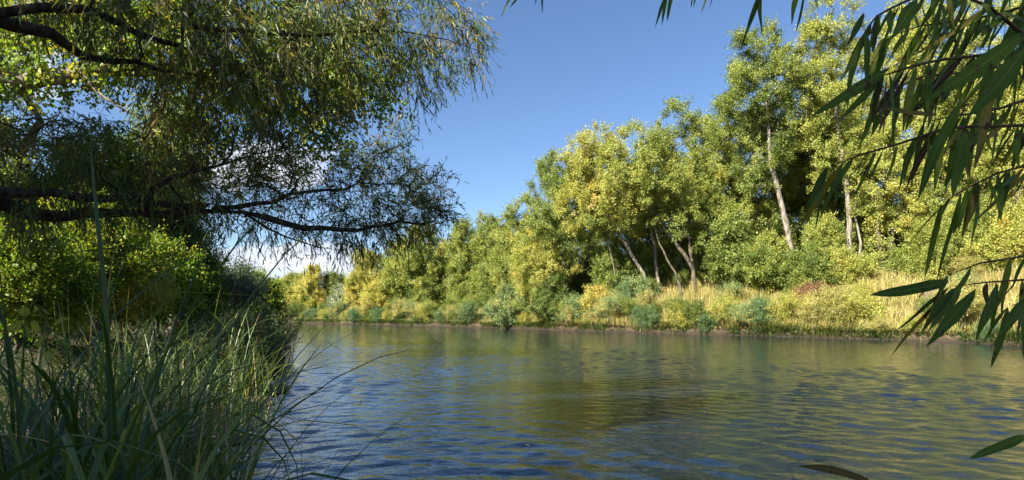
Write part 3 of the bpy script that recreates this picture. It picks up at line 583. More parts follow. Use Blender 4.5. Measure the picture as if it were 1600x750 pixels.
# stones
def rock(label, p, s, seed, flat=.6, name='stone', group='stones along the far waterline', cat='stone'):
    import bmesh
    rng = np.random.default_rng(seed); bm = bmesh.new(); bmesh.ops.create_icosphere(bm, subdivisions=3, radius=1)
    pl = nrm(rng.normal(size=(14, 3))); dd = rng.uniform(.55, .95, 14)
    for v in bm.verts:
        c = np.array(v.co); k = min([1.0] + [float(q / max(1e-3, c @ n)) for q, n in zip(dd, pl) if c @ n > .05]); c *= k
        c *= np.array([1, .8, flat]) * s; v.co = c
    me = bpy.data.meshes.new(name); bm.to_mesh(me); bm.free(); me.materials.append(M['stone'])
    o = obj(name, me); o.location = tuple(float(v) for v in p); o.rotation_euler = (0, 0, float(rng.uniform(0, 6))); return tag(o, label, cat, group)
for k, (px, py, d, s, lb) in enumerate([(1124, 521, 47.4, .28, 'pale rounded stone at the waterline beside the dark green dome of brush'), (1336, 528, 39.8, .3, 'whitish stone at the waterline below the tiny yellow bush'),
        (1058, 519, 50.5, .2, 'small grey stone at the waterline just before the dark green dome'), (1560, 538, 33, .3, 'flat pale stone on the strand under the last hanging leaves'),
        (960, 516, 53.8, .25, 'tan stone in the eroded bank below the orange-yellow brush'), (1215, 524, 44, .3, 'light stone in the eroded bank below the rust-red bush')]):
    p = P(px, py, d); p[2] = max(0.02, H(p[0], p[1]) * .3); rock(lb, p, s, 200 + k)
for k, (px, ln_) in enumerate([(905, 1.6), (1010, 1.2), (1155, 1.8), (1250, 1.3), (1395, 1.5), (1470, 1.1), (742, 2.0), (655, 1.6)]):
    d_ = float(np.interp(px, [650, 700, 800, 900, 1000, 1200, 1400, 1600], [79, 74, 65, 56.3, 50.9, 44.2, 38.3, 31])) + .1; p_ = P(px, HOR, d_); rngd = np.random.default_rng(700 + k); a_ = rngd.uniform(-.5, .5)
    sk_ = Skel(rngd); u_ = np.array([math.cos(a_), -math.sin(a_) * .5, .12]) * ln_; sk_.trunk([(0, 0, 0), tuple(u_ * .5 + [0, 0, .1]), tuple(u_)], [.07, .05, .02], .2, .02); sk_.grow(np.array([u_ * .6 + [.1, 0, .5], u_ * .4 + [-.2, .1, .4], u_ * .8 + [.2, 0, .3]]), .15, .02)
    o = obj('driftwood', sk_.mesh('driftwood', M['bark_dead'], .012)); o.location = (float(p_[0]), float(p_[1]), .06)
    tag(o, 'grey driftwood branch stranded at the waterline near ' + ['the dark green bush', 'the slanting trunks', 'the ash thicket', 'the rust-red bush', 'the paired brown stems', 'the lowest hanging leaves', 'the grey-green willow', 'the green and gold cottonwood'][k], 'driftwood', 'driftwood along the far waterline')
for k, (px, py, d, s) in enumerate([(1300, 470, 46.6, 1.5), (1282, 480, 45.6, .8)]):
    p = P(px, py, d); p[2] = H(p[0], p[1]) + .25; rock(['grey layered rock ledge showing through the grass next to the rust-red bush', 'smaller grey block just below the layered rock ledge'][k], p, s, 300 + k, .32, 'rock_ledge', 'rock ledge in the grass', 'rock')

# ------------------------------------------------------------------ near bank: trees behind
Gl = 'trees on the near bank'
def ntree(label, px, top, d, w, low, seed, **kw):
    return tree('bank_tree', label, px, top, d, w, low, seed=400 + seed, group=Gl, **kw)
ntree('tall yellow-green tree filling the top corner behind the thick grey limbs', 40, -60, 17, 330, 230, 1, lumps=[(-60, -80, 160, 200), (60, -110, 220, 95), (190, -70, 150, 105), (-40, 100, 110, 260), (240, 20, 110, 150)], tone=.48, mat='autumn', ncl=300, leaf=.085, nl=34, trunk_r=.22, wl=.8, tsd=.14)
ntree('green box-elder with glowing leaves behind the low dark limb, under the sky window', 150, 225, 19, 300, 420, 2, mat='cottonleaf', tone=.42, ncl=300, leaf=.09, nl=34, wl=.8)
ntree('dark green tree whose edge stands clear against the cloud', 275, 330, 21, 115, 450, 3, tone=.24, ncl=170, leaf=.09, nl=34, mat='autumn', wl=.6)
ntree('bright yellow-green sapling thicket right under the low dark limb', 130, 335, 14, 260, 440, 4, mat='cottonleaf', tone=.60, ncl=210, leaf=.07, nl=34, wl=.8, tsd=.13, trunk_r=.08)
ntree('tall green tree rising behind the drooping canopy toward the frame side', -110, 100, 16, 300, 400, 5, tone=.4, ncl=260, leaf=.1, nl=30, wl=.7)
ntree('deep green tree behind the hanging twigs near the cloud', 265, 150, 26, 190, 400, 6, tone=.36, ncl=240, leaf=.11, nl=30, wl=.7)
ntree('olive shrub tree with yellow flecks at the frame side, below the low limb', 10, 350, 10, 210, 470, 7, mat='cottonleaf', tone=.55, ncl=130, leaf=.06, nl=30, wl=.7, trunk_r=.05)
shrub('silver-green willow bush in sun behind the shore brush', 370, 425, 24, 110, 480, mat='silver', tone=.35, ncl=90, leaf=.09, seed=61, nl=30)
shrub('yellowish shrub catching sun between the two green near-bank trees', 210, 410, 15, 130, 480, tone=.6, ncl=90, leaf=.06, seed=62, nl=30)

for k, (px, tp, d, w, tone, lb) in enumerate([(20, 400, 13, 150, .52, 'yellow-green bush behind the little glowing sapling'), (110, 385, 16, 170, .58, 'golden-green bush up the slope under the low dark limb'), (190, 375, 20, 150, .42, 'mid green bush deeper under the low dark limb'),
        (250, 395, 17, 120, .5, 'yellow-green bush before the dark-edged tree'), (300, 400, 22, 120, .33, 'green bush at the foot of the dark-edged tree'), (325, 425, 30, 70, .4, 'grey-green bush touching the cloud below the dark-edged tree'), (-60, 380, 14, 160, .5, 'green bush crossing the frame edge on the slope'), (60, 425, 11, 140, .40, 'low green bush behind the tall corner reeds'),
        (400, 440, 34, 70, .5, 'olive bush on the near shore below the cloud')]):
    shrub(lb, px, tp, d, w, 485, mat='cottonleaf', tone=tone, ncl=130, leaf=.05 + .0025 * d, seed=70 + k, nl=34, wl=.7, tsd=.12)
# near bank understory: leafy shoots along the water edge
def shoots(name, label, base, n, hgt, rad, seed, mat='under', tone=.4, L=.05, W=.010, nl=34, group=None, droop=.15, tsd=.16, cat='plant', lean=(0, 0)):
    rng = np.random.default_rng(seed); t = thing(name, label, cat, base, 0, group); sk = Skel(rng); C, D, T_ = [], [], []
    for i in range(n):
        a = rng.uniform(0, 6.28); q = np.array([math.cos(a), math.sin(a), 0]) * rad * rng.random(); h = hgt * rng.uniform(.55, 1.1)
        o = np.array([math.cos(a) + lean[0], math.sin(a) + lean[1], 0]) * h * rng.uniform(.05, .4)
        pts = [q - [0, 0, .05]]
        for j in range(1, 6):
            f = j / 5; pts.append(q + o * f ** 1.6 + np.array([0, 0, h * (f - droop * f * f)]) + rng.normal(0, .015, 3))
        sk.trunk(pts, [.006, .005, .0045, .004, .003, .0015], .3, 0)
        pts = np.array(pts); tt = rng.uniform(.15, 1, nl) * 5; k = np.minimum(tt.astype(int), 4); f = (tt - k)[:, None]
        c = pts[k] * (1 - f) + pts[k + 1] * f; C.append(c); D.append(nrm(pts[k + 1] - pts[k]) * .6 + rng.normal(0, .6, (nl, 3)))
        T_.append(np.full(nl, tone + rng.normal(0, tsd)))
    C, D = np.concatenate(C), np.concatenate(D); m = len(C)
    obj('stems', sk.mesh('stems', M['twig'], .002, 2.3, 0, (4, 3), .05), t)
    obj('foliage', leaves_mesh('foliage', C, D, nrm(rng.normal(0, .7, (m, 3)) + [0, 0, .6]), L * rng.uniform(.6, 1.4, m), W * rng.uniform(.7, 1.3, m), np.concatenate(T_) + rng.normal(0, .08, m), M[mat], 1, .15), t)
    return t
sp = [shoots('shore_plant', 'x', (0, 0, 0), 34, 1.35, .42, 500 + k, nl=46, L=.06, W=[.011, .014, .009, .012][k], tone=[.32, .42, .28, .5][k]) for k in range(4)]
rngp = np.random.default_rng(77); lnL = np.concatenate([[0], np.cumsum(np.linalg.norm(np.diff(LS, axis=0), axis=1))])
spots = []
for k in range(96):
    t = lnL[5] + (k / 96) ** 1.35 * (lnL[11] - lnL[5]); s = [.2, .9, 1.8, 2.9][k % 4] + rngp.uniform(-.15, .35); p, nn = shore_pt(LS, np.array([t])); q = p[0] - nn[0] * s
    if q[1] > 4.2: spots.append((q[0], q[1], s))
for k, (x, y, s) in enumerate(spots):
    sc = (.5 + .5 * min(1, (y - 4) / 14)) * rngp.uniform(.85, 1.2) * (1.35 if y > 17 else 1)
    where = 'at the water edge' if s < .8 else ('one step up from the water' if s < 1.7 else 'on the slope behind the shore brush')
    lb = f'fine-leaved shoots {where}, {y:.1f} metres along the near bank'
    if k < 4: o = sp[k]; o.location = (x, y, H(x, y) - .03); o.scale = (sc,) * 3; o['label'] = lb; o['group'] = 'leafy shoots along the near shore'
    else: dup(sp[k % 4], (x, y, H(x, y) - .03), rngp.uniform(0, 6.28), sc, lb, 'leafy shoots along the near shore')
shoots('feathery_shrub', 'feathery tamarisk-like shrub leaning out over the water at the end of the near shore', (-8.6, 21.5, H(-8.9, 21.5)), 40, 2.1, .5, 540, nl=110, L=.06, W=.010, tone=.5, lean=(.9, 0), cat='shrub')
shoots('feathery_shrub', 'second feathery shrub just before the leaning one, lower and darker', (-7.0, 16.8, H(-7.2, 16.8)), 36, 1.5, .5, 541, nl=80, L=.05, W=.009, tone=.3, lean=(.6, 0), cat='shrub')
grass('shore_grass', 'dark low grass and weeds covering the near bank', lnL[4], lnL[11], .25, 7, 60000, .34, .010, LS, 'reed', 9, .08, arch=.9)

# leaf litter
def litter():
    rng = np.random.default_rng(8); n = 14000; t = rng.uniform(lnL[3], lnL[10], n); s = rng.uniform(.02, 9, n); p, nn = shore_pt(LS, t); xy = p - nn * s[:, None]
    C = np.column_stack([xy, height(xy[:, 0], xy[:, 1]) + .012]); a = rng.uniform(0, 6.28, n); D = np.column_stack([np.cos(a), np.sin(a), rng.normal(0, .2, n)])
    L = rng.uniform(.03, .075, n)
    return leaves_mesh('leaf_litter', C, D, nrm(rng.normal(0, .35, (n, 3)) + [0, 0, 1]), L, L * .45, rng.random(n), M['litterleaf'])
tag(obj('leaf_litter', litter()), 'brown and yellow fallen leaves lying on the near bank', 'leaf litter', kind='stuff')

# ------------------------------------------------------------------ reeds in front
def blades(rng, base, n, rad, lmin, lmax, w, leanx=0.0, arch=(.15, .9), tone=.4, tsd=.14, seg=9):
    V, Fc, tn = [], [], []; nv = 0
    for i in range(n):
        a = rng.uniform(0, 6.28); az = rng.uniform(0, 6.28); q = np.array(base) + np.array([math.cos(a), math.sin(a), 0]) * rad * math.sqrt(rng.random())
        L = rng.uniform(lmin, lmax); th = rng.uniform(.02, .28); bend = rng.uniform(*arch) * rng.choice([1, 1, 1.6]); d0 = np.array([math.cos(az) + leanx, math.sin(az), 0]); d0 /= np.linalg.norm(d0) + 1e-6
        st = L / seg; p = q.copy(); kink = rng.integers(4, seg) if rng.random() < .18 else 99; tw = rng.normal(0, .5); side0 = np.array([-d0[1], d0[0], 0]); ww = w * rng.uniform(.6, 1.25)
        t1 = tone + rng.normal(0, tsd) + (rng.random() < .1) * .4
        brn = rng.choice([0, .1, .5]); rows = []
        for j in range(seg + 1):
            f = j / seg; dirn = np.array([d0[0] * math.sin(th), d0[1] * math.sin(th), math.cos(th)])
            sd_ = nrm(side0 * math.cos(tw * f) + np.cross(dirn, side0) * math.sin(tw * f)); hw = ww / 2 * min(1, .55 + f * 3) * (1 - f ** 2.2) + .0004
            nn_ = np.cross(sd_, dirn); rows += [p - sd_ * hw + nn_ * hw * .35, p.copy(), p + sd_ * hw + nn_ * hw * .35]
            p = p + dirn * st; th += bend * st / .12 * .10 * (1 + 1.2 * f)
            if j == kink: th += rng.uniform(.8, 1.5)
        V.append(np.array(rows))
        for j in range(seg):
            b = nv + 3 * j; Fc += [[b, b + 1, b + 4, b + 3], [b + 1, b + 2, b + 5, b + 4]]; tn += [t1 + (brn * (j - seg + 3) / 2 if j > seg - 3 else 0)] * 2
        nv += 3 * (seg + 1)
    return np.concatenate(V), np.array(Fc), np.array(tn)
def reed(label, x, y, n, rad, lmin, lmax, w, seed, name='reed_clump', **kw):
    z = max(-.02, H(x, y)); t = thing(name, label, 'reed', (x, y, z), 0, 'reed clumps at the near water edge'); rng = np.random.default_rng(seed)
    V, Fc, tn = blades(rng, (0, 0, -.03), n, rad, lmin, lmax, w, **kw)
    obj('blades', mk_mesh('blades', V, Fc, M['reed'], {'tint': np.clip(tn, 0, 1)}, smooth=True), t)
    return t
rl0 = [(-1.75, 2.5, 26, .22, 1.0, 1.9, .016, 'broad-bladed reed clump at the lower corner, its arching blades crossing the bank'), (-2.25, 3.0, 26, .25, .9, 1.7, .015, 'tall dark reed clump standing in the corner beside the frame edge'),
      (-2.15, 3.7, 34, .28, .9, 1.6, .013, 'dense green reed clump in the middle of the near bank'), (-3.1, 4.4, 34, .3, .8, 1.5, .013, 'reed clump near the leaf litter behind the dense green one'),
      (-2.75, 4.6, 16, .2, .7, 1.25, .011, 'reed clump beside the dark shallow water, with yellowed blades'), (-1.75, 3.2, 10, .18, .8, 1.4, .010, 'thin reed clump in front of the dark shallow water'),
      (-3.9, 5.6, 34, .35, .7, 1.4, .012, 'reed clump below the round-leaved sapling'), (-4.1, 6.3, 24, .3, .6, 1.25, .010, 'reed clump at the shore next to the muddy point'), (-5.0, 7.6, 34, .4, .8, 1.5, .012, 'reed clump high on the bank below the yellow-green thicket'),
      (-4.6, 9.4, 34, .4, .7, 1.4, .011, 'reed clump among the dark shoots before the muddy point'), (-1.15, 2.35, 12, .12, .8, 1.3, .009, 'sparse arching reed clump closest to the water, blades leaning over it'), (-6.0, 12.0, 34, .5, .9, 1.6, .012, 'reed clump at the top of the shore brush'),
      (-1.45, 2.05, 14, .2, .9, 1.5, .020, 'clump of wide dark blades nearest the viewer, bent across the corner'), (-2.0, 2.1, 14, .2, 1.0, 1.7, .021, 'clump of wide upright blades at the frame edge corner'), (-1.9, 3.1, 20, .25, .8, 1.45, .018, 'wide-bladed fresh green clump between the corner clumps and the shallow water'),
      (-3.3, 3.4, 22, .3, .9, 1.5, .014, 'reed clump hugging the frame edge above the litter'), (-3.9, 4.9, 22, .3, .8, 1.4, .013, 'reed clump at the frame edge behind the litter'), (-2.9, 5.3, 22, .3, .6, 1.2, .012, 'reed clump on the low bank right before the dark shallow water'),
      (-4.6, 6.6, 24, .35, .8, 1.3, .012, 'reed clump midway up the bank under the golden-green bush'), (-5.6, 8.8, 24, .4, .8, 1.4, .012, 'reed clump high on the bank under the yellow-green bush'), (-4.9, 10.8, 22, .35, .7, 1.3, .011, 'reed clump just before the lower mud lump'),
      (-2.75, 3.9, 24, .3, .8, 1.5, .017, 'wide-bladed clump before the leaf litter patch'), (-2.3, 3.9, 12, .2, .7, 1.2, .013, 'yellowing clump at the very edge of the shallow water')]
rl = [(x, y, int(n * 1.8), rad * 1.6, a * 1.2, b * 1.42, w * 1.6, lb) for x, y, n, rad, a, b, w, lb in rl0]
for k, (x, y, n, rad, a, b, w, lb) in enumerate(rl):
    reed(lb, x, y, n, rad, a, b, w, 600 + k, tone=[.30, .28, .52, .4, .62, .35, .35, .4, .35, .3, .2, .35, .3, .35, .5, .4, .3, .35, .22, .2, .6, .35, .72][min(k, 22)], tsd=.18, leanx=.3 if k in (10, 5) else .1)
reed('fine dark sedge rising from the water in front of the pale reflections', -1.9, 4.9, 13, .16, .7, 1.15, .006, 630, name='sedge_clump', tone=.05, tsd=.05, arch=(.1, .7), leanx=.4)
reed('second fine dark sedge bent low over the water', -1.55, 4.2, 10, .1, .6, 1.0, .006, 631, name='sedge_clump', tone=.05, tsd=.05, arch=(.6, 1.6), leanx=.7)
# single long reed blade and pale leaning cane
def ribbon(name, label, pts, w, tone, cat='reed', seg=14):
    pts = np.array(pts); t = np.linspace(0, 1, len(pts)); u = np.linspace(0, 1, seg + 1); c = np.stack([np.interp(u, t, pts[:, i]) for i in range(3)], 1)
    tg = nrm(np.gradient(c, axis=0)); side = nrm(np.cross(tg, np.array([0, 1., .2]))); hw = (w / 2 * np.minimum(1, .7 + u) * (1 - u ** 3) + .0006)[:, None]; nn_ = np.cross(side, tg)
    V = np.stack([c - side * hw + nn_ * hw * .4, c, c + side * hw + nn_ * hw * .4], 1).reshape(-1, 3); f = []
    for j in range(seg): b = 3 * j; f += [[b, b + 1, b + 4, b + 3], [b + 1, b + 2, b + 5, b + 4]]
    o0 = pts[0].copy(); V = V - o0
    o = obj(name, mk_mesh(name, V, f, M['reed'], {'tint': np.full(len(f), tone)}, smooth=True)); o.location = tuple(o0); return tag(o, label, cat, 'single reed leaves on the near bank')
g0 = P(175, 800, 2.3); g0[2] = H(g0[0], g0[1]) - .02
ribbon('reed_leaf', 'tall narrow blade standing straight up past the low dark limb', [g0, P(170, 620, 2.3), P(165, 480, 2.3), P(152, 350, 2.3), P(146, 290, 2.3), P(141, 215, 2.3)], .022, .12)
g1 = P(130, 790, 2.6); g1[2] = H(g1[0], g1[1]) - .02
ribbon('reed_cane', 'pale yellow-green cane leaning diagonally from the corner toward the water', [g1, P(180, 690, 2.7), P(270, 600, 2.9), P(350, 515, 3.1), P(400, 470, 3.2)], .022, .80)
g2 = P(40, 800, 2.0); g2[2] = H(g2[0], g2[1]) - .02
ribbon('reed_leaf', 'long dark blade curving along the frame edge', [g2, P(28, 640, 2.0), P(15, 540, 2.0), P(-12, 440, 2.0)], .016, .1)
def round_leaves(name, label, base, n, h, seed, L=.09):
    rng = np.random.default_rng(seed); t = thing(name, label, 'sapling', base); sk = Skel(rng); sk.trunk([(0, 0, -.05), (.03, 0, h * .5), (-.04, 0, h)], [.01, .007, .003], .1, .005)
    A = np.column_stack([rng.normal(0, .16, n), rng.normal(0, .12, n), h * rng.uniform(.35, 1.05, n)]); sk.grow(A, .06, .004)
    obj('stem', sk.mesh('stem', M['twig'], .0012, 2.2), t)
    D = nrm(rng.normal(0, .5, (n, 3)) + [0, -.1, -.5]); obj('foliage', leaves_mesh('foliage', A, D, nrm(rng.normal(0, .4, (n, 3)) + [.1, -1, .3]), L * rng.uniform(.7, 1.3, n), L * .85, .75 + rng.normal(0, .06, n), M['cottonleaf'], 5, .1, .12), t)
p = P(75, 470, 5.2); round_leaves('sapling', 'little sapling with broad glowing yellow-green leaves above the corner reeds', (p[0], p[1], H(p[0], p[1])), 34, 1.45, 71)

# muddy point and shallow-water sticks
def mud(label, x, y, sx, sy, h, seed):
    import bmesh
    rng = np.random.default_rng(seed); bm = bmesh.new(); bmesh.ops.create_icosphere(bm, subdivisions=5, radius=1)
    for v in bm.verts:
        c = np.array(v.co); c *= 1 + .20 * math.sin(c[0] * 5 + seed) * math.cos(c[1] * 6) + .10 * math.sin(c[2] * 11 + c[0] * 13) + .07 * math.sin(c[1] * 27 + seed) * math.sin(c[0] * 31) + .05 * math.sin(c[1] * 57 + c[2] * 41); v.co = c * np.array([sx, sy, h])
    me = bpy.data.meshes.new('mud_bank'); bm.to_mesh(me); bm.free(); me.materials.append(M['wetmud'])
    o = obj('mud_bank', me); o.location = (x, y, 0); tag(o, label, 'mud bank', 'mud lumps at the near shore')
def wetmud():
    m, t, o = newmat('wet_mud'); g_ = N(t, 'ShaderNodeTexCoord'); n = N(t, 'ShaderNodeTexNoise'); n.inputs['Scale'].default_value = 9; n.inputs['Detail'].default_value = 8; t.links.new(g_.outputs['Object'], n.inputs['Vector'])
    c = ramp(t, n.outputs['Fac'], [(.3, (.018, .013, .010)), (.7, (.10, .07, .045))]); p_ = N(t, 'ShaderNodeBsdfPrincipled'); p_.inputs['Roughness'].default_value = .6; t.links.new(c, p_.inputs['Base Color'])
    b = N(t, 'ShaderNodeBump'); b.inputs['Distance'].default_value = .06; t.links.new(n.outputs['Fac'], b.inputs['Height']); t.links.new(b.outputs[0], p_.inputs['Normal']); t.links.new(p_.outputs[0], o.inputs[0]); return m
M['wetmud'] = wetmud()
mud('dark root-bound mud point jutting into the water below the shore brush', -5.65, 12.9, .5, .7, .17, 1)
mud('lower dark mud lump just before the jutting point', -5.3, 11.3, .5, .5, .13, 2)
mud('dark mud lump beside the shallow water under the reeds', -4.3, 8.0, .5, .5, .10, 3)
def stick(label, pts, r0, seed, name='driftwood_stick'):
    rng = np.random.default_rng(seed); pts = np.array(pts, float); o0 = pts[0].copy(); sk = Skel(rng); sk.trunk(list(pts - o0), [r0 * (1 - .7 * i / (len(pts) - 1)) for i in range(len(pts))], .1, .006)
    o = obj(name, sk.mesh(name, M['bark_mid'], r0 * .2)); o.location = tuple(o0); return tag(o, label, 'stick', 'driftwood sticks')
stick('thin dark stick lying on the mud beside the shallow water', [(-4.3, 7.2, .16), (-3.8, 7.3, .2), (-3.3, 7.6, .12)], .02, 81)
stick('pale bent stick on the leaf litter under the reeds', [(-4.0, 5.0, .40), (-3.6, 5.2, .42), (-3.1, 5.5, .33)], .018, 82)
fl = P(561, 627, 11.65)
stick('tiny dark twig end poking out of the open water', [(fl[0], fl[1], -.05), (fl[0] + .02, fl[1], .035), (fl[0] + .06, fl[1], .04)], .018, 83)

rngf = np.random.default_rng(44); fl_me = None
for k in range(16):
    px_, py_ = (rngf.uniform(290, 440), rngf.uniform(640, 748)) if k < 12 else (rngf.uniform(600, 1300), rngf.uniform(600, 740)); d_ = EYE * F / (py_ - HOR); p_ = P(px_, py_, d_)
    if not in_river(np.array([p_[0]]), np.array([p_[1]]))[0]: continue
    if fl_me is None: fl_me = leaves_mesh('floating_leaf', np.zeros((1, 3)), np.array([[1., .2, .02]]), np.array([[0, 0, 1.]]), .075, .022, np.array([.9]), M['litterleaf'], 6, -.08, .3)
    o = obj('floating_leaf', fl_me); o.location = (float(p_[0]), float(p_[1]), .012); o.rotation_euler = (0, 0, float(rngf.uniform(0, 6.28))); sc_ = float(rngf.uniform(.7, 1.2)); o.scale = (sc_,) * 3
    tag(o, 'small tan leaf floating near the reeds on the shallow water' if k < 12 else 'small tan leaf drifting alone on the open rippled water', 'leaf', 'floating leaves near the reeds' if k < 12 else 'floating leaves on open water')
# ------------------------------------------------------------------ the overhanging willow (near bank)
def px_ell(px, py, d, rx, ry, rd, w): c = P(px, py, d); return (c[0], c[1], c[2], rx / F * d, rd, ry / F * d, w)
def overhang():
    rng = np.random.default_rng(900); base = np.array([-7.2, 4.9, H(-7.2, 4.9)]); t = thing('willow_tree', 'big dark willow reaching out over the river with long low limbs and drooping narrow leaves', 'tree', base, 0)
    sk = Skel(rng); b = base
    def tr(pts, rr, root=None): sk.trunk([q - b for q in pts], rr, .22, .018, root)
    tr([b - [0, 0, .2], b + [.15, 0, 1.0], b + [.5, .1, 1.9], b + [.7, .1, 3.0], b + [.6, 0, 4.4], b + [1.0, -.3, 5.8], b + [1.9, -.8, 7.0]], [.42, .34, .30, .27, .22, .16, .08])
    def limb(pts, rr):
        q = [P(*a) for a in pts]; k = sk.nearest(q[0] - b); sk.trunk([sk.p[k].copy()] + [a - b for a in q], [rr[0]] + rr, .2, .02, k)
    limb([(-60, 300, 5.4), (0, 315, 5.6), (40, 332, 5.8), (90, 338, 5.9), (150, 332, 6.1), (220, 334, 6.3), (330, 330, 6.8), (385, 332, 7.0), (450, 350, 7.4), (530, 359, 7.8), (600, 352, 8.2), (680, 345, 8.6)], [.085, .08, .07, .06, .05, .045, .05, .05, .04, .03, .022, .015, .008][:12])
    limb([(-30, 296, 5.2), (80, 300, 5.6), (170, 310, 6.0), (240, 318, 6.4), (320, 322, 6.7)], [.045, .045, .04, .035, .03])
    limb([(225, 330, 6.3), (238, 296, 6.2), (262, 280, 6.2), (300, 268, 6.2), (345, 258, 6.3), (362, 240, 6.3), (368, 205, 6.3)], [.035, .032, .028, .025, .02, .015, .01])
    limb([(350, 256, 6.3), (400, 240, 6.5), (470, 225, 6.7)], [.014, .011, .007])
    limb([(335, 325, 6.8), (400, 318, 7.0), (480, 300, 7.4), (560, 285, 7.8), (640, 290, 8.2)], [.03, .026, .02, .013, .007])
    limb([(385, 335, 7.0), (420, 358, 7.2), (470, 378, 7.5), (540, 392, 7.8)], [.02, .016, .01, .006])
    limb([(-40, 25, 5.0), (20, 40, 5.2), (80, 52, 5.3), (130, 88, 5.5), (170, 95, 5.6), (250, 110, 5.9), (330, 120, 6.3)], [.07, .06, .05, .036, .03, .02, .010])
    limb([(-70, 18, 4.9), (60, 12, 5.1), (140, 15, 5.3), (220, 55, 5.6), (285, 73, 5.9), (345, 92, 6.2), (420, 110, 6.6)], [.045, .04, .036, .03, .024, .014, .008])
    limb([(285, 40, 5.8), (400, 50, 6.2), (480, 55, 6.5), (560, 48, 6.9), (640, 50, 7.3), (700, 62, 7.6), (745, 78, 7.8)], [.026, .024, .02, .016, .012, .008, .005])
    limb([(560, 48, 6.9), (620, 80, 7.2), (660, 120, 7.4)], [.01, .008, .004])
    E = [px_ell(600, 300, 8.3, 105, 70, .8, 95), px_ell(480, 295, 7.8, 120, 65, .9, 100), px_ell(355, 270, 7.0, 110, 80, .8, 85), px_ell(655, 335, 8.6, 65, 28, .6, 34), px_ell(560, 365, 8.1, 110, 22, .5, 26), px_ell(430, 352, 7.5, 90, 30, .5, 14),
         px_ell(610, 225, 8.3, 55, 28, .5, 12), px_ell(80, 260, 6.0, 130, 65, .9, 46), px_ell(230, 250, 6.3, 110, 70, .9, 46), px_ell(20, 180, 5.8, 60, 60, .7, 8), px_ell(60, 320, 5.7, 120, 25, .5, 26),
         px_ell(270, 45, 5.8, 130, 65, .9, 70), px_ell(410, 70, 6.3, 120, 90, .9, 90), px_ell(520, 75, 6.8, 90, 85, .9, 75), px_ell(450, 175, 6.8, 80, 55, .8, 36), px_ell(340, 165, 6.2, 100, 60, .8, 40),
         px_ell(620, 35, 7.3, 65, 45, .7, 40), px_ell(700, 50, 7.7, 55, 40, .6, 26), px_ell(660, 110, 7.4, 50, 35, .5, 15), px_ell(100, -30, 5.4, 200, 60, .9, 70), px_ell(450, -60, 6.2, 250, 60, 1.2, 110), px_ell(740, 75, 7.8, 25, 22, .3, 7)]
    E_shade = [(-5.0, -1.5, 5.8, 2.6, 2.4, 1.6, 150), (-2.2, -1.6, 5.2, 2.3, 2.0, 1.0, 70), (-8.3, .2, 6.2, 2.6, 2.0, 1.8, 150)]  # unseen crown lobes over and behind the camera, added to block foreground sun
    n = 1330; A, O, pk = in_ell(rng, E, n, .15); A2, O2, _ = in_ell(rng, E_shade, 480, .2)
    down = np.where(np.isin(pk, [0, 1, 2, 3, 6, 9]), .0, .55)
    sk.grow(np.concatenate([A, A2]) - b, .16, .018, .06, -.2)
    obj('trunk', sk.mesh('trunk', M['bark_dark'], .0042, 2.6, 0, (9, 3), .02), t)
    tone = np.clip(.46 + rng.normal(0, .12, n) + (rng.random(n) < .22) * .36, 0, 1)
    def cr(A, O, dn, tone, nt, nl, L, W):
        m = len(A); A_ = np.repeat(A, nt, 0); O_ = np.repeat(O, nt, 0); dn = np.repeat(dn, nt)
        D = nrm(O_ * .5 + rng.normal(0, .55, A_.shape) + np.column_stack([np.full(len(A_), .18), np.zeros(len(A_)), -dn * 1.1 + .12])); Lt = rng.uniform(.16, .42, len(A_))
        C = np.repeat(A_, nl, 0); Dd = np.repeat(D, nl, 0); tt = np.tile(np.linspace(.05, 1, nl), len(A_)); Lr = np.repeat(Lt, nl)
        pos = C + Dd * (Lr * tt)[:, None]; pos[:, 2] -= .35 * Lr * tt * tt
        sd2 = rng.normal(0, .5, pos.shape); ax = nrm(Dd * .75 + sd2 + np.column_stack([np.zeros(len(pos)), np.zeros(len(pos)), -np.repeat(dn, nl) * 1.1 - .1]))
        Lf = L * rng.uniform(.6, 1.25, len(pos)); U = nrm(rng.normal(0, 1, pos.shape))
        tw = np.stack([A_, A_ + D * (Lt * .5)[:, None] - [0, 0, .03], A_ + D * Lt[:, None] - np.column_stack([np.zeros(len(Lt)), np.zeros(len(Lt)), .35 * Lt])], 1)
        return pos, ax, U, Lf, W * Lf / L, np.repeat(np.repeat(tone, nt), nl) + rng.normal(0, .07, len(pos)), tw
    pos, ax, U, Lf, Wf, tt, tw = cr(A, O, down, tone, 4, 9, .105, .0150)
    q = cr(A2, O2, np.full(480, .4), np.full(480, .4), 6, 14, .16, .035)
    V1 = leaf_geo(pos - b, ax, U, Lf, Wf, 1, .1)[0]; V2 = leaf_geo(q[0] - b, q[1], q[2], q[3], q[4], 1, .1)[0]
    V = np.concatenate([V1, V2]); obj('crown', mk_mesh('crown', V, np.arange(len(V)).reshape(-1, 4), M['willowleaf'], {'tint': np.clip(np.concatenate([tt, q[5]]), 0, 1)}), t)
    # fine twigs: thin triangular prisms
    c = tw - b; m = len(c); rr = .0022; off = np.array([[rr, 0, 0], [-rr * .5, rr * .8, 0], [-rr * .5, -rr * .8, 0]]); V = (c[:, :, None, :] + off[None, None]).reshape(-1, 3)
    f = []
    for s in (0, 1):
        for j in range(3): f.append([3 * s + j, 3 * s + (j + 1) % 3, 3 * s + 3 + (j + 1) % 3, 3 * s + 3 + j])
    obj('twigs', mk_mesh('twigs', V, (np.array(f)[None] + (np.arange(m) * 9)[:, None, None]).reshape(-1, 4), M['bark_dark']), t)
overhang()

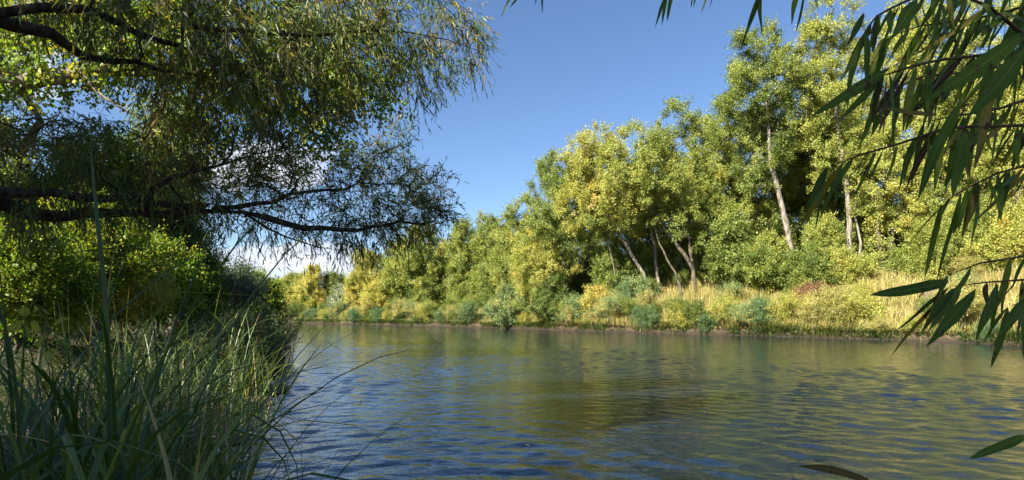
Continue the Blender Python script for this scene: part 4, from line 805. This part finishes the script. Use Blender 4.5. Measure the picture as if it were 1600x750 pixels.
def near_cotton():
    rng = np.random.default_rng(950); base = np.array([-11.5, 7.5, H(-11.5, 7.5)]); b = base; t = thing('cottonwood_tree', 'near cottonwood with thick pale grey limbs and small round glowing leaves behind the willow curtain', 'tree', base)
    sk = Skel(rng); sk.trunk([(0, 0, -.2), (.2, .1, 2), (.6, .3, 4), (.7, .3, 6), (1.1, .6, 8.5), (1.6, .6, 10)], [.42, .36, .32, .26, .16, .06], .4, .03)
    def limb(pts, rr):
        q = [P(*a) for a in pts]; k = sk.nearest(q[0] - b); sk.trunk([sk.p[k].copy()] + [a - b for a in q], [rr[0]] + rr, .25, .02, k)
    limb([(-60, 130, 8.2), (60, 122, 8.3), (110, 118, 8.3), (170, 107, 8.4), (240, 108, 8.6), (330, 112, 9.0), (430, 118, 9.3), (520, 125, 9.6)], [.15, .13, .11, .11, .09, .06, .04, .02])
    limb([(130, 118, 8.3), (160, 150, 8.2), (200, 175, 8.3), (240, 185, 8.4)], [.04, .025, .015, .01])
    limb([(-60, 30, 8.0), (60, 10, 8.4), (200, -20, 8.8), (380, -20, 9.4)], [.12, .1, .07, .03])
    E = [px_ell(560, 110, 9.6, 80, 75, .8, 60), px_ell(480, 120, 9.3, 100, 90, .8, 60), px_ell(370, 100, 9.0, 110, 70, .8, 50), px_ell(240, 80, 8.6, 130, 60, .8, 60), px_ell(60, 80, 8.4, 110, 50, .8, 50), px_ell(420, -20, 9.0, 220, 50, .9, 50), px_ell(120, 10, 8.6, 150, 40, .9, 50), px_ell(500, 215, 9.4, 50, 30, .5, 14), px_ell(330, 200, 9, 60, 40, .5, 16)]
    n = 640; A, O, _ = in_ell(rng, E, n, .1); sk.grow(A - b, .2, .02, 0, 0)
    obj('trunk', sk.mesh('trunk', M['bark_grey'], .005, 2.4, 0, (9, 4), .03), t)
    pos, ax, U, Lf, Wf, tt, _ = sprays(rng, A - b, O, 4, 12, .38, -.1, .6, .055, .05, np.clip(.5 + rng.normal(0, .18, n), 0, 1), .08, .05, .2, .2, .7)
    obj('crown', leaves_mesh('crown', pos, ax, U, Lf, Wf, tt, M['cottonleaf'], 2, .05, .1), t)
near_cotton()
# unseen trees added outside the frame on the near bank to shade the foreground
for k, (x, y, s, lb) in enumerate([(-11.0, 0.0, 10, 'unseen shade tree added just outside the frame behind the willow trunk'), (-13, -5, 15, 'unseen shade tree added up the slope behind the camera'), (-9, -11, 14, 'unseen shade tree added farther upstream behind the camera'), (-5, -8, 12, 'unseen shade tree added at the shore behind the camera')]):
    src = protos[2 + k]; ch = [c for c in src.children if c.name.startswith('crown')][0]; top = max(v[2] for v in ch.bound_box); q = s / top
    dup(src, (x, y, H(x, y) - .1), float(k), (q * 1.1, q * 1.1, q), lb, 'shade trees added out of frame')

# ------------------------------------------------------------------ close willow branches
def close_willow():
    rng = np.random.default_rng(1000); base = np.array([3.6, -1.8, -.3]); b = base
    t = thing('young_willow', 'young willow whose leafy branch ends hang close to the viewer, large narrow spotted leaves', 'tree', base)
    sk = Skel(rng); sk.trunk([(0, 0, 0), (-.1, .2, 1.2), (-.2, .5, 2.3), (-.4, .8, 3.4), (-.9, 1.1, 4.4)], [.09, .07, .05, .035, .02], .15, .01)
    obj('trunk', sk.mesh('trunk', M['bark_mid'], .01), t)
    ST = [  # stems as (px, py, depth) from thick to thin, leaf count, leaf length m
        ([(1720, 20, 1.35), (1660, 30, 1.25), (1600, 55, 1.15), (1545, 10, 1.1), (1480, -20, 1.05)], .006, 16, .11),
        ([(1660, 30, 1.25), (1600, 62, 1.1), (1545, 85, 1.02), (1480, 92, .98), (1400, 112, .92), (1380, 118, .90)], .004, 20, .12),
        ([(1680, 180, 1.2), (1600, 196, 1.05), (1530, 197, 1.0), (1475, 201, .97), (1400, 226, .93), (1345, 242, .9), (1290, 262, .88)], .0035, 24, .105),
        ([(1700, 60, 1.35), (1600, 90, 1.2), (1540, 110, 1.15), (1440, 120, 1.1), (1370, 150, 1.05)], .004, 22, .12),
        ([(1700, 120, 1.3), (1620, 150, 1.2), (1560, 170, 1.15), (1500, 180, 1.1), (1445, 190, 1.08)], .004, 20, .11),
        ([(1690, 250, 1.2), (1620, 255, 1.1), (1560, 270, 1.05), (1500, 300, 1.0), (1470, 320, 1.0)], .003, 18, .10),
        ([(1700, -60, 1.4), (1600, -40, 1.3), (1500, -30, 1.2), (1420, 0, 1.1), (1370, 25, 1.05), (1345, 60, 1.0)], .004, 26, .11),
        ([(1690, -10, 1.5), (1600, 10, 1.4), (1520, 30, 1.35), (1440, 40, 1.3), (1380, 60, 1.3)], .004, 26, .12),
        ([(1700, 330, 1.1), (1640, 380, 1.0), (1600, 400, .95), (1532, 411, .9), (1480, 430, .87)], .0028, 9, .095),
        ([(1700, 420, 1.1), (1640, 432, 1.0), (1600, 437, .93), (1540, 441, .88), (1482, 449, .85)], .0026, 16, .10),
        ([(1720, 480, 1.2), (1650, 470, 1.1), (1600, 470, 1.0), (1575, 480, .98)], .0025, 9, .10),
        ([(1500, -90, 1.5), (1350, -40, 1.45), (1270, -22, 1.4), (1190, -14, 1.4)], .004, 5, .11),
        ([(1500, -120, 1.6), (1250, -45, 1.6), (1120, -22, 1.6), (1045, -16, 1.6)], .004, 6, .10),
        ([(1500, -160, 2.2), (1100, -60, 2.4), (900, -30, 2.6), (845, -14, 2.6), (800, -10, 2.6)], .006, 6, .11)]
    sprig = {11: [1275, 1262, 1250, 1190, 1180, 1172, 1165], 12: [1118, 1110, 1092, 1086, 1052, 1045], 13: [866, 856, 850, 842, 812]}
    for k, (pts, r0, n, L0) in enumerate(ST):
        q = np.array([P(*a) for a in pts]); seg = np.linalg.norm(np.diff(q, axis=0), axis=1); c = np.concatenate([[0], np.cumsum(seg)])
        o0 = q[0]; start = sk.p[sk.nearest(q[0] - b)] + b
        bb = Skel(rng); bb.trunk([start - b] + list(q - b), [r0 * 2.2, r0 * 1.3] + [r0 * (1.1 - .8 * i / (len(q) - 1)) for i in range(1, len(q))], .05, .0012)
        br = obj('branch', bb.mesh('branch', M['twig'], .001, 2.3, 0, (6, 5), .01), t)
        if k in sprig:
            u = []; cs = []
            for sx in sprig[k]:
                yy = np.interp(-sx, -q[:, 0] / q[:, 1] * F - 800, c) if True else 0
                u.append(yy)
            u = np.array(u); n = len(u)
        else: u = (np.linspace(.0, 1, n) ** .9) * c[-1] * (1 - .1) + .1 * c[-1]; u = np.clip(u + rng.normal(0, .006, n), 0, c[-1])
        u = np.concatenate([u, [c[-1]]])
        if k < 8: u = np.concatenate([u, rng.uniform(.15, 1, int(n * .8)) * c[-1]])
        n = len(u)
        Pz = np.stack([np.interp(u, c, q[:, i]) for i in range(3)], 1); tg = np.stack([np.interp(u, c[:-1] + seg / 2, nrm(np.diff(q, axis=0))[:, i]) for i in range(3)], 1)
        hang = rng.uniform(.5, 1.7, n) if k not in sprig else rng.uniform(1.4, 2.6, n)
        D = nrm(tg * .8 + np.column_stack([rng.normal(0, .22, n), rng.normal(0, .35, n), -hang])); U = nrm(np.column_stack([rng.normal(0, .9, n), -np.ones(n), rng.normal(.2, .6, n)]))
        L = L0 * rng.uniform(.5, 1.2, n); W = L * rng.uniform(.075, .125, n); tint = np.clip(rng.normal(.5, .14, n) + (rng.random(n) < .2) * .45, 0, 1)
        if k in sprig: tint *= .5
        lf = obj('leaves', leaves_mesh('leaves', Pz - b, D, U, L, W, tint, M['close'], 8, rng.uniform(-.1, .35, n), .35), br)
    # hero leaves: base pixel, tip pixel, depth, width m, tint
    HL = [((1390, 106), (1258, 180), .78, .017, .35, -.08), ((1605, 48), (1462, 180), .80, .026, .40, .05), ((1600, 78), (1535, 190), .74, .027, .38, .1), ((1482, 440), (1360, 466), .84, .020, .30, -.03), ((1524, 452), (1452, 545), .80, .020, .40, .02),
          ((1492, 450), (1440, 512), .84, .013, .3, .1), ((1560, 445), (1520, 520), .83, .017, .35, .1), ((1500, 160), (1420, 300), .85, .021, .4, .02), ((1510, 205), (1478, 300), .8, .022, .5, .02), ((1350, 20), (1330, 75), .9, .011, .25, .1),
          ((1480, 60), (1470, 5), .85, .02, .4, 0), ((1432, 0), (1395, 60), .85, .022, .35, .05), ((1605, 680), (1508, 709), .72, .014, .5, -.06), ((1365, 756), (1246, 710), .80, .014, .97, .06), ((1600, 480), (1590, 556), .8, .018, .45, .0),
          ((1620, 455), (1545, 530), .86, .018, .3, .05), ((1466, 180), (1372, 176), .93, .012, .93, .05), ((1560, 100), (1520, 270), .88, .020, .93, 0), ((1290, 262), (1272, 318), .88, .010, .6, 0), ((1315, 255), (1302, 322), .88, .013, .3, 0)]
    C, D, U, L, W, Tn, Bd = [], [], [], [], [], [], []
    for (a, e, d, w, tn, bd) in HL:
        p0 = P(*a, d); p1 = P(*e, d * .97); C.append(p0 - b); v = p1 - p0; l = np.linalg.norm(v); L.append(l); W.append(w * .85); D.append(v + [0, 0, bd * l]); U.append([.25, -1, .35]); Tn.append(tn); Bd.append(bd)
    obj('leaves', leaves_mesh('leaves', np.array(C), np.array(D), nrm(np.array(U)), np.array(L), np.array(W), np.array(Tn), M['close'], 10, np.array(Bd), .3), t)
close_willow()
